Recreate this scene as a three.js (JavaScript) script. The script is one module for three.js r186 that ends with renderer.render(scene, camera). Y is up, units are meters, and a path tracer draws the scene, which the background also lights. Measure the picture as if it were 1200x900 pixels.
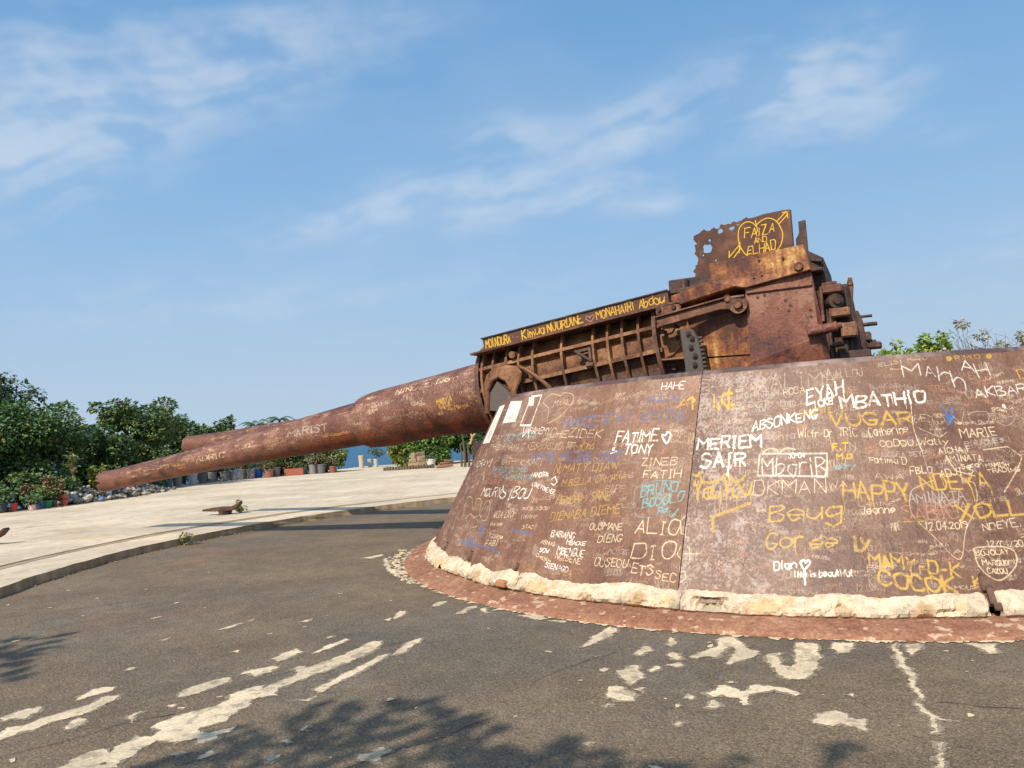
import * as THREE from 'three';
import { mergeGeometries, toCreasedNormals } from 'three/addons/utils/BufferGeometryUtils.js';
import { ConvexGeometry } from 'three/addons/geometries/ConvexGeometry.js';

// ------------------------------------------------------------------ camera, sky, sun, exposure
const R = Math.PI / 180;
const scene = new THREE.Scene();
const camera = new THREE.PerspectiveCamera(51.84, 4 / 3, 0.1, 60000);
camera.position.set(0, 1.6, 0);
camera.rotation.set(3.648 * R, 0, -3.435 * R, 'YXZ');
const renderer = new THREE.WebGLRenderer({ antialias: true });
renderer.toneMapping = THREE.LinearToneMapping;
renderer.toneMappingExposure = 1.2;
renderer.shadowMap.enabled = true;

const SUN_DIR = new THREE.Vector3(-0.383, 0.669, 0.637).normalize();
const sun = new THREE.DirectionalLight(0xffffff, 3.9);
sun.color.setRGB(1, 0.92, 0.79);
sun.position.copy(SUN_DIR).multiplyScalar(80).add(new THREE.Vector3(0, 0, -15));
sun.target.position.set(0, 0, -15);
sun.castShadow = true;
sun.shadow.mapSize.set(4096, 4096);
Object.assign(sun.shadow.camera, { left: -45, right: 45, top: 45, bottom: -45, near: 1, far: 200 });
scene.add(sun, sun.target);

// seeded random numbers and value noise
function rng(s) { return () => { s = (s + 0x6d2b79f5) | 0; let t = Math.imul(s ^ (s >>> 15), 1 | s); t = (t + Math.imul(t ^ (t >>> 7), 61 | t)) ^ t; return ((t ^ (t >>> 14)) >>> 0) / 4294967296; }; }
const hash = (x, y, s) => { let h = Math.imul(x, 374761393) ^ Math.imul(y, 668265263) ^ Math.imul(s, 2147483647 ^ 0x5bd1e995); h = Math.imul(h ^ (h >>> 13), 1274126177); h ^= h >>> 16; return (h >>> 0) / 4294967296; };
const mod = (a, n) => ((a % n) + n) % n;
function noise(x, y, s = 0, per = 0) {
  const ix = Math.floor(x), iy = Math.floor(y), fx = x - ix, fy = y - iy, u = fx * fx * (3 - 2 * fx), v = fy * fy * (3 - 2 * fy);
  const X = per ? mod(ix, per) : ix, X1 = per ? mod(ix + 1, per) : ix + 1, Y = per ? mod(iy, per) : iy, Y1 = per ? mod(iy + 1, per) : iy + 1;
  const a = hash(X, Y, s), b = hash(X1, Y, s), c = hash(X, Y1, s), d = hash(X1, Y1, s);
  return a + (b - a) * u + (c - a) * v + (a - b - c + d) * u * v;
}
function fbm(x, y, oct = 4, s = 0, per = 0) { let t = 0, a = 0.5, n = 0; for (let i = 0; i < oct; i++) { t += a * noise(x, y, s + i * 17, per); n += a; a *= 0.5; x *= 2; y *= 2; per *= 2; } return t / n; }
const clamp = (x, a = 0, b = 1) => Math.min(b, Math.max(a, x)), mix = (a, b, t) => a + (b - a) * t;
const smooth = (a, b, x) => { const t = clamp((x - a) / (b - a)); return t * t * (3 - 2 * t); };

// sky: clear blue air, paler towards the horizon, with thin wind-drawn cirrus
{
  const W = 2048, H = 1024, data = new Float32Array(W * H * 4);
  const stops = [[-90, 0.32, 0.43, 0.55], [-2, 0.38, 0.49, 0.61], [0, 0.41, 0.515, 0.615], [4, 0.385, 0.505, 0.635], [10, 0.3, 0.46, 0.65], [18, 0.212, 0.39, 0.625], [28, 0.145, 0.315, 0.56], [45, 0.105, 0.255, 0.5], [90, 0.07, 0.19, 0.42]];
  // cirrus banks: azimuth, elevation, half length, half width, tilt, strength (degrees)
  const banks = [[-29, 22.6, 9, 3.2, 12, 1], [-33, 17.5, 6, 2.6, 20, 0.9], [-20, 25.5, 9, 2.6, 10, 0.55], [-10, 28.5, 8, 2.2, 8, 0.2], [-2, 17.6, 8, 1.5, 9, 0.62], [-9, 15.6, 8, 1.3, 10, 0.45], [6, 16.6, 5, 1.1, 3, 0.66], [12.5, 15.2, 3, 0.6, -2, 0.7],
    [2, 21.3, 4.5, 1.2, 6, 0.5], [9.5, 20.8, 4, 1.7, 16, 0.82], [21, 21.2, 5, 2.6, -4, 1], [24, 22.8, 3, 1.3, 14, 0.6], [27, 19.6, 2, 1, 16, 0.5], [30, 17, 3, 1, 0, 0.22], [-24, 10.3, 9, 1.6, 3, 0.3], [-5, 11, 12, 2, 4, 0.15], [30, 9, 10, 2, 3, 0.16],
    [70, 24, 12, 3, 8, 0.7], [100, 18, 10, 2, 5, 0.6], [140, 30, 14, 4, -8, 0.7], [-70, 22, 12, 3, 10, 0.6], [-110, 28, 12, 3, 6, 0.6], [-150, 20, 14, 3, -4, 0.6], [175, 16, 10, 2, 5, 0.5]];
  for (let j = 0; j < H; j++) {
    const el = ((j + 0.5) / H - 0.5) * 180;
    let k = 0; while (k < stops.length - 2 && el > stops[k + 1][0]) k++;
    const p = stops[k], q = stops[k + 1], f = smooth(0, 1, 0) + clamp((el - p[0]) / (q[0] - p[0]));
    const ce = Math.cos(el * R), se = Math.sin(el * R);
    for (let i = 0; i < W; i++) {
      const rd = ((i + 0.5) / W - 0.5) * 2 * Math.PI, x = Math.cos(rd) * ce, z = Math.sin(rd) * ce;
      let az = rd / R + 90; if (az > 180) az -= 360;
      let c = [mix(p[1], q[1], f), mix(p[2], q[2], f), mix(p[3], q[3], f)];
      const cs = x * SUN_DIR.x + se * SUN_DIR.y + z * SUN_DIR.z;
      const glow = el > -3 ? 0.42 * Math.pow(Math.max(0, cs), 3) + 0.4 * Math.pow(Math.max(0, cs), 12) + 0.5 * Math.pow(Math.max(0, cs), 80) : 0;
      let cloud = 0;
      if (el > 3) {
        for (const b of banks) {
          let da = az - b[0]; if (da > 180) da -= 360; if (da < -180) da += 360;
          if (Math.abs(da) > 3 * b[2] || Math.abs(el - b[1]) > 3 * b[2]) continue;
          da *= ce;
          const t = b[4] * R, wob = (fbm(az * 0.13 + 40, el * 0.13 + 9, 3, 5) - 0.5) * 5;
          const u = (da * Math.cos(t) + (el - b[1]) * Math.sin(t)) / b[2], v = (-da * Math.sin(t) + (el - b[1]) * Math.cos(t) + wob * 0.55) / b[3];
          const d = u * u + v * v; if (d > 9) continue;
          const wa = da * Math.cos(t) + (el - b[1]) * Math.sin(t), wv = -da * Math.sin(t) + (el - b[1]) * Math.cos(t);
          const warp = fbm(az * 0.25, el * 0.25, 3, 31) * 4;
          const fibre = fbm(wa * 0.16 + warp * 0.3 + b[0], wv * 1.7 + warp * 0.9 + b[1] * 3, 5, 11), puff = fbm(az * 0.36 + 7, el * 0.6, 5, 23);
          cloud += b[5] * Math.exp(-d * 1.0) * (0.1 + smooth(0.36, 0.76, fibre * 0.52 + puff * 0.48)) * 1.5;
        }
        cloud += 0.1 * smooth(0.45, 0.8, fbm(az * 0.06 + 3, el * 0.14, 4, 77)) * smooth(3, 12, el);
      }
      cloud = 0.6 * (1 - Math.exp(-cloud * 1.3));
      const o = (j * W + i) * 4;
      data[o] = mix(c[0], 0.62, cloud) + glow; data[o + 1] = mix(c[1], 0.665, cloud) + glow * 0.92; data[o + 2] = mix(c[2], 0.725, cloud) + glow * 0.78; data[o + 3] = 1;
    }
  }
  const t = new THREE.DataTexture(data, W, H, THREE.RGBAFormat, THREE.FloatType);
  t.mapping = THREE.EquirectangularReflectionMapping; t.magFilter = t.minFilter = THREE.LinearFilter; t.needsUpdate = true;
  scene.background = t; scene.environment = t;
}

// ------------------------------------------------------------------ helpers
const V3 = (x, y, z) => new THREE.Vector3(x, y, z);
const counts = {};
const numbered = (n) => { const k = counts[n] = (counts[n] ?? -1) + 1; return k ? n + '_' + String(k).padStart(3, '0') : n; };
function part(name, geo, mat, parent) { const m = new THREE.Mesh(geo, mat); m.name = name; m.castShadow = m.receiveShadow = true; if (parent) parent.add(m); return m; }
function top(o, name, label, category, group, kind) { o.name = numbered(name); if (label) o.userData.label = label; if (category) o.userData.category = category; if (group) o.userData.group = group; if (kind) o.userData.kind = kind; scene.add(o); return o; }
const thing = (name, label, category, pos, turn = 0, group) => { const g = new THREE.Group(); g.position.set(...pos); g.rotation.y = turn; return top(g, name, label, category, group); };
const structure = (name, geo, mat, label) => top(part(name, geo, mat), name, label, name.replace(/_/g, ' ').split(' ').slice(-2).join(' '), null, 'structure');
function geom(pos, idx, uv, col) {
  const g = new THREE.BufferGeometry();
  g.setAttribute('position', new THREE.Float32BufferAttribute(pos, 3));
  if (uv) g.setAttribute('uv', new THREE.Float32BufferAttribute(uv, 2));
  if (col) g.setAttribute('color', new THREE.Float32BufferAttribute(col, 3));
  if (idx) g.setIndex(idx);
  g.computeVertexNormals(); return g;
}
// texture coordinates in metres from each face's direction
function boxUV(g, s = 1, ox = 0, oy = 0) {
  if (g.index) g = g.toNonIndexed();
  const p = g.attributes.position, uv = new Float32Array(p.count * 2), a = V3(), b = V3(), c = V3(), n = V3();
  for (let i = 0; i < p.count; i += 3) {
    a.fromBufferAttribute(p, i); b.fromBufferAttribute(p, i + 1); c.fromBufferAttribute(p, i + 2);
    n.copy(b).sub(a).cross(c.clone().sub(a)); const ax = Math.abs(n.x), ay = Math.abs(n.y), az = Math.abs(n.z);
    for (let k = 0; k < 3; k++) { const v = [a, b, c][k]; const [u, w] = az >= ax && az >= ay ? [v.x, v.y] : ax >= ay ? [v.z, v.y] : [v.x, v.z]; uv[(i + k) * 2] = u * s + ox; uv[(i + k) * 2 + 1] = w * s + oy; }
  }
  g.setAttribute('uv', new THREE.BufferAttribute(uv, 2)); return g;
}
const hull = (pts) => boxUV(new ConvexGeometry(pts.map((p) => V3(...p))));
// a box with chamfered edges
function bx(x0, x1, y0, y1, z0, z1, c = 0.012) {
  c = Math.min(c, (x1 - x0) / 3, (y1 - y0) / 3, (z1 - z0) / 3); const pts = [];
  for (const X of [0, 1]) for (const Y of [0, 1]) for (const Z of [0, 1]) {
    const x = X ? x1 : x0, y = Y ? y1 : y0, z = Z ? z1 : z0, dx = X ? -c : c, dy = Y ? -c : c, dz = Z ? -c : c;
    pts.push([x + dx, y + dy, z], [x + dx, y, z + dz], [x, y + dy, z + dz]);
  }
  return hull(pts);
}
function slab(pts, z0, z1, bevel = 0.008, holes = []) {      // outline in x,y given thickness along z
  const sh = new THREE.Shape(pts.map((p) => new THREE.Vector2(...p)));
  for (const h of holes) sh.holes.push(new THREE.Path(h.map((p) => new THREE.Vector2(...p))));
  const g = new THREE.ExtrudeGeometry(sh, { depth: z1 - z0 - 2 * bevel, bevelEnabled: bevel > 0, bevelSize: bevel, bevelThickness: bevel, bevelSegments: 1, bevelOffset: -bevel, steps: 1 });
  g.translate(0, 0, z0 + bevel); return boxUV(g);
}
function rod(a, b, r, r2 = r, seg = 14) {
  const A = V3(...a), B = V3(...b), d = B.clone().sub(A), g = new THREE.CylinderGeometry(r2, r, d.length(), seg, 1);
  g.applyQuaternion(new THREE.Quaternion().setFromUnitVectors(V3(0, 1, 0), d.clone().normalize())); g.translate((A.x + B.x) / 2, (A.y + B.y) / 2, (A.z + B.z) / 2);
  return g.toNonIndexed();
}
function tube(pts, r, seg = 24, rad = 7, closed = false) { return new THREE.TubeGeometry(new THREE.CatmullRomCurve3(pts.map((p) => V3(...p)), closed), seg, r, rad, closed).toNonIndexed(); }
const clean = (g) => { for (const k of Object.keys(g.attributes)) if (!['position', 'normal', 'uv'].includes(k)) g.deleteAttribute(k); return g.index ? g.toNonIndexed() : g; };
const join = (...gs) => mergeGeometries(gs.flat().map(clean));

// ------------------------------------------------------------------ procedural materials
function dataTex(w, h, f, srgb = true) {
  const d = new Uint8Array(w * h * 4);
  for (let y = 0; y < h; y++) for (let x = 0; x < w; x++) { const c = f(x / w, y / h), o = (y * w + x) * 4; d[o] = clamp(c[0], 0, 255); d[o + 1] = clamp(c[1], 0, 255); d[o + 2] = clamp(c[2], 0, 255); d[o + 3] = 255; }
  const t = new THREE.DataTexture(d, w, h); t.wrapS = t.wrapT = THREE.RepeatWrapping; t.magFilter = THREE.LinearFilter; t.minFilter = THREE.LinearMipmapLinearFilter; t.generateMipmaps = true;
  if (srgb) t.colorSpace = THREE.SRGBColorSpace; t.needsUpdate = true; return t;
}
const rep = (t, s) => { const c = t.clone(); c.repeat.set(s, s); c.needsUpdate = true; return c; };
const blend = (...cs) => cs;                                     // a ramp of colours
function ramp(cs, t) { t = clamp(t) * (cs.length - 1); const i = Math.min(cs.length - 2, Math.floor(t)), f = t - i; return [0, 1, 2].map((k) => mix(cs[i][k], cs[i + 1][k], f)); }
// rust: coarse blotches, fine grain, dark pits; one tile is 2 m
function rustTex(seed, cs, streak = 0.3, n = 768) {
  return dataTex(n, n, (u, v) => {
    const big = fbm(u * 4, v * 4, 4, seed, 4), mid = fbm(u * 14, v * 14, 4, seed + 50, 14), fine = fbm(u * 90, v * 90, 2, seed + 90, 90), st = fbm(u * 40, v * 5, 3, seed + 7, 5 * 8);
    let t = (big - 0.5) * 1.5 + (mid - 0.5) * 0.9 + (fine - 0.5) * 0.5 + (st - 0.5) * streak + 0.5;
    const c = ramp(cs, t), pit = smooth(0.68, 0.8, fbm(u * 60, v * 60, 2, seed + 33, 60)) * 0.22; return c.map((x) => x * (1 - pit));
  });
}
const rustBump = dataTex(768, 768, (u, v) => { const a = fbm(u * 30, v * 30, 4, 400, 30), b = fbm(u * 120, v * 120, 2, 420, 120), p = smooth(0.62, 0.8, fbm(u * 55, v * 55, 2, 433, 55)); const g = 255 * clamp(a * 0.55 + b * 0.35 - p * 0.35 + 0.1); return [g, g, g]; }, false);
const std = (o) => new THREE.MeshStandardMaterial({ roughness: 0.85, metalness: 0, ...o });
const rustMat = (tex, rough = 0.72, bump = 0.004, s = 0.5) => std({ map: rep(tex, s), bumpMap: rep(rustBump, s), bumpScale: bump, roughness: rough });
const tRed = rustTex(1, [[78, 42, 33], [106, 58, 44], [122, 70, 53], [132, 82, 62], [146, 102, 82]]);
const tBrown = rustTex(2, [[64, 40, 32], [90, 58, 45], [110, 71, 52], [128, 85, 61], [146, 106, 78]]);
const tOrange = rustTex(3, [[84, 46, 31], [114, 66, 41], [140, 84, 47], [166, 112, 62], [198, 156, 94]], 0.6);
const tDark = rustTex(4, [[38, 28, 26], [56, 40, 35], [74, 52, 43], [92, 66, 52], [112, 84, 68]]);
const tOchre = rustTex(5, [[82, 52, 35], [108, 70, 46], [130, 89, 58], [146, 105, 72], [166, 126, 92]], 0.2);
const tRim = rustTex(6, [[84, 64, 58], [108, 86, 79], [128, 104, 96], [146, 122, 113], [166, 142, 132]], 0.1);
const M = {
  rim: rustMat(tRim, 0.6),
  red: rustMat(tRed, 0.62), brown: rustMat(tBrown, 0.75), orange: rustMat(tOrange, 0.68), dark: rustMat(tDark, 0.75), ochre: rustMat(tOchre, 0.82),
  steel: std({ color: new THREE.Color(0.078, 0.06, 0.05), bumpMap: rep(rustBump, 0.7), bumpScale: 0.003, roughness: 0.6 }),
  wedge: std({ color: new THREE.Color(0.1, 0.078, 0.068), bumpMap: rep(rustBump, 0.7), bumpScale: 0.003, roughness: 0.6 }),
  rivet: std({ color: new THREE.Color(0.1, 0.055, 0.038), roughness: 0.9 }),
};
const PATCHES = [
[-3.342,-5.082,-3.351,-5.159,-3.314,-5.231,-3.268,-5.291,-3.197,-5.271,-3.177,-5.188,-3.19,-5.076,-3.267,-5.07,-3.3,-5.039],
[-3.186,-4.728,-3.199,-4.863,-3.191,-4.931,-3.1,-4.952,-3.073,-5.038,-3.015,-5.122,-2.959,-5.19,-2.882,-5.276,-2.855,-5.44,-2.768,-5.468,-2.755,-5.358,-2.793,-5.241,-2.818,-5.108,-2.876,-5.042,-2.961,-4.983,-3.009,-4.867,-3.056,-4.84,-3.08,-4.777,-3.116,-4.623],
[-3.029,-5.385,-3.047,-5.475,-3.046,-5.609,-2.965,-5.654,-2.891,-5.65,-2.89,-5.566,-2.963,-5.481],
[-2.81,-4.852,-2.833,-4.944,-2.81,-5.02,-2.731,-4.992,-2.736,-4.885,-2.764,-4.821],
[-3.039,-6.054,-3.035,-6.135,-2.989,-6.126,-2.999,-6.062],
[-2.322,-5.178,-2.289,-5.213,-2.268,-5.149,-2.288,-5.133],
[-2.227,-5.095,-2.224,-5.141,-2.186,-5.115,-2.192,-5.066],
[-1.944,-4.329,-1.903,-4.38,-1.868,-4.346,-1.903,-4.301],
[-2.355,-6.412,-2.315,-6.478,-2.301,-6.388],
[-3.173,-6.98,-3.13,-7.064,-3.098,-6.949],
[-2.466,-4.955,-2.475,-5.068,-2.438,-5.07,-2.44,-4.969,-2.414,-4.875],
[-2.353,-5.423,-2.33,-5.514,-2.264,-5.625,-2.186,-5.713,-2.117,-5.71,-2.097,-5.603,-2.162,-5.482,-2.211,-5.374,-2.317,-5.338],
[-2.062,-5.784,-2.029,-5.871,-1.971,-5.898,-1.901,-5.941,-1.831,-5.887,-1.88,-5.77,-1.945,-5.719,-1.995,-5.771],
[-1.934,-6.143,-1.903,-6.294,-1.823,-6.394,-1.779,-6.299,-1.826,-6.151,-1.884,-6.054],
[-1.682,-6.214,-1.614,-6.428,-1.497,-6.648,-1.469,-6.605,-1.537,-6.411,-1.639,-6.236],
[-1.666,-6.724,-1.628,-6.768,-1.612,-6.697,-1.647,-6.661],
[-1.427,-5.345,-1.369,-5.406,-1.328,-5.496,-1.279,-5.63,-1.192,-5.841,-1.114,-6.061,-1.053,-6.109,-1.093,-5.936,-1.147,-5.776,-1.198,-5.624,-1.269,-5.509,-1.325,-5.35,-1.364,-5.264,-1.403,-5.271],
[-1.016,-6.04,-0.996,-6.192,-0.938,-6.413,-0.861,-6.5,-0.873,-6.329,-0.951,-6.118,-0.996,-6.017],
[-1.49,-5.153,-1.415,-5.118,-1.353,-5.217,-1.376,-5.133,-1.407,-5.087],
[-0.9,-4.129,-0.89,-4.199,-0.82,-4.203,-0.809,-4.276,-0.78,-4.212,-0.743,-4.236,-0.733,-4.176,-0.774,-4.139,-0.8,-4.086,-0.869,-4.088],
[-1.396,-4.187,-1.383,-4.228,-1.327,-4.241,-1.337,-4.193,-1.376,-4.15],
[-1.355,-4.416,-1.332,-4.445,-1.303,-4.408,-1.334,-4.388],
[-2.775,-7.24,-2.693,-7.416,-2.611,-7.484,-2.689,-7.286],
[-2.616,-7.53,-2.562,-7.626,-2.575,-7.501],
[-1.775,-4.242,-1.755,-4.328,-1.702,-4.366,-1.703,-4.32,-1.743,-4.238],
[-1.299,-4.58,-1.292,-4.648,-1.275,-4.645,-1.281,-4.559],
[-2.071,-7.374,-1.976,-7.493,-2.009,-7.376],
[0.747,-5.645,0.781,-5.756,0.855,-5.887,0.876,-5.808,0.909,-5.767,0.843,-5.733,0.778,-5.653],
[1.016,-5.877,1.068,-6.075,1.096,-6.041,1.084,-5.912,1.032,-5.823],
[0.977,-5.573,1.015,-5.667,1.05,-5.65,1.049,-5.522,1.006,-5.5],
[0.576,-5.345,0.622,-5.324,0.655,-5.429,0.718,-5.429,0.72,-5.324,0.725,-5.203,0.735,-5.143,0.665,-5.081,0.619,-5.006,0.619,-5.128,0.586,-5.192],
[0.457,-5.377,0.492,-5.412,0.536,-5.39,0.495,-5.337],
[0.779,-5.312,0.846,-5.382,0.85,-5.319,0.802,-5.267],
[0.896,-5.384,0.949,-5.403,0.992,-5.428,1.014,-5.368,0.982,-5.321,0.955,-5.368],
[0.459,-4.838,0.492,-5.005,0.561,-5.003,0.563,-4.931,0.62,-4.859,0.597,-4.747,0.538,-4.748,0.49,-4.799],
[0.418,-4.7,0.443,-4.733,0.455,-4.693,0.43,-4.66],
[0.623,-4.92,0.694,-4.974,0.695,-4.949,0.647,-4.895],
[1.117,-5.543,1.188,-5.629,1.3,-5.714,1.361,-5.799,1.437,-6.015,1.527,-5.967,1.52,-5.89,1.543,-5.783,1.54,-5.637,1.598,-5.554,1.57,-5.483,1.465,-5.425,1.377,-5.378,1.308,-5.308,1.305,-5.364,1.359,-5.448,1.388,-5.531,1.466,-5.653,1.42,-5.722,1.362,-5.676,1.315,-5.546,1.257,-5.491,1.231,-5.542,1.156,-5.49],
[1.635,-5.507,1.748,-5.52,1.68,-5.446,1.624,-5.235,1.674,-5.202,1.722,-5.239,1.813,-5.495,1.901,-5.723,2.037,-5.664,1.887,-5.253,1.773,-5.045,1.693,-4.953,1.6,-4.95,1.552,-5.002,1.563,-5.155,1.567,-5.295],
[1.052,-4.797,1.115,-4.836,1.136,-4.919,1.196,-4.89,1.241,-4.813,1.253,-4.777,1.328,-4.883,1.409,-4.857,1.485,-4.819,1.521,-4.761,1.557,-4.681,1.536,-4.653,1.494,-4.716,1.447,-4.768,1.371,-4.772,1.295,-4.736,1.237,-4.649,1.19,-4.54,1.184,-4.612,1.193,-4.683,1.134,-4.7,1.125,-4.75,1.065,-4.728],
[1.018,-4.657,1.05,-4.667,1.071,-4.585,1.035,-4.546,1.002,-4.573],
[0.904,-4.741,0.939,-4.794,0.969,-4.756,0.932,-4.713],
[0.823,-4.629,0.842,-4.641,0.848,-4.594,0.823,-4.574],
[0.768,-4.335,0.798,-4.357,0.82,-4.334,0.773,-4.307],
[0.257,-4.147,0.288,-4.179,0.325,-4.161,0.283,-4.124],
[1.209,-4.959,1.247,-4.995,1.246,-4.959,1.212,-4.93],
[1.468,-4.253,1.551,-4.366,1.64,-4.4,1.671,-4.378,1.654,-4.269,1.711,-4.244,1.751,-4.246,1.704,-4.11,1.677,-4.091,1.658,-4.147,1.622,-4.167,1.601,-4.222,1.53,-4.182,1.489,-4.219],
[2.137,-5.669,2.274,-5.638,2.224,-5.539,2.153,-5.421,2.077,-5.412,2.093,-5.541],
[2.585,-5.54,2.69,-5.516,2.554,-5.334,2.5,-5.27,2.521,-5.367],
[2.937,-5.488,3.127,-5.418,3.033,-5.205,2.994,-5.199,2.995,-5.341],
[1.812,-4.644,1.869,-4.648,1.831,-4.603],
[2.517,-5.583,2.537,-5.579,2.458,-5.355,2.419,-5.19,2.34,-4.976,2.266,-4.76,2.229,-4.677,2.205,-4.561,2.125,-4.423,2.106,-4.304,2.115,-4.248,2.123,-4.197,2.174,-4.152,2.108,-4.169,2.085,-4.191,1.987,-4.022,1.971,-4.025,2.073,-4.214,2.075,-4.277,2.096,-4.415,2.174,-4.549,2.196,-4.664,2.234,-4.758,2.301,-4.971,2.379,-5.184,2.43,-5.371],
[1.955,-3.905,1.963,-3.904,1.919,-3.808,1.879,-3.772,1.873,-3.717,1.799,-3.602,1.76,-3.607,1.844,-3.698,1.865,-3.779,1.91,-3.809],
[-1.935,-11.108,-1.877,-11.025,-1.675,-10.137,-1.433,-9.418,-1.311,-9.147,-1.534,-9.557,-1.704,-10.012],
[-2.258,-11.171,-2.119,-11.282,-2.002,-11.448,-1.971,-11.266,-2.079,-11.062],
[-0.897,-7.694,-0.864,-7.87,-0.764,-7.884,-0.834,-7.677],
[-1.305,-7.241,-1.237,-7.329,-1.227,-7.203],
[-1.205,-7.259,-1.19,-7.577,-1.12,-7.539,-1.155,-7.335],
[-0.631,-7.288,-0.543,-7.547,-0.439,-7.618,-0.456,-7.524,-0.569,-7.299],
[-0.421,-7.466,-0.38,-7.503,-0.34,-7.257,-0.383,-7.314],
[-0.062,-7.112,0.048,-7.066,0.163,-6.933,0.122,-6.876,0.007,-6.99],
[0.189,-6.859,0.368,-6.772,0.308,-6.731],
[0.403,-5.946,0.462,-6.125,0.572,-6.341,0.681,-6.499,0.725,-6.413,0.672,-6.282,0.547,-6.106,0.447,-5.967],
[-2.498,-4.194,-2.48,-4.338,-2.443,-4.461,-2.387,-4.468,-2.321,-4.408,-2.323,-4.502,-2.258,-4.641,-2.169,-4.634,-2.182,-4.718,-2.261,-4.781,-2.23,-4.88,-2.174,-4.961,-2.056,-5.022,-1.991,-5.114,-1.956,-5.215,-1.967,-5.329,-1.897,-5.433,-1.821,-5.481,-1.791,-5.39,-1.758,-5.479,-1.654,-5.661,-1.643,-5.739,-1.702,-5.833,-1.674,-5.912,-1.61,-5.859,-1.481,-6.018,-1.357,-6.239,-1.26,-6.486,-1.155,-6.462,-1.185,-6.266,-1.297,-5.949,-1.425,-5.777,-1.539,-5.587,-1.609,-5.5,-1.686,-5.394,-1.657,-5.25,-1.737,-5.22,-1.807,-5.188,-1.761,-5.095,-1.792,-4.997,-1.829,-4.904,-1.821,-4.808,-1.871,-4.761,-1.942,-4.736,-1.93,-4.674,-1.869,-4.619,-1.821,-4.663,-1.73,-4.701,-1.745,-4.633,-1.779,-4.587,-1.78,-4.521,-1.845,-4.491,-1.896,-4.555,-1.956,-4.515,-2.033,-4.519,-2.112,-4.562,-2.136,-4.459,-2.159,-4.361,-2.189,-4.282,-2.17,-4.213,-2.21,-4.192,-2.285,-4.088,-2.496,-4.117]];
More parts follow.
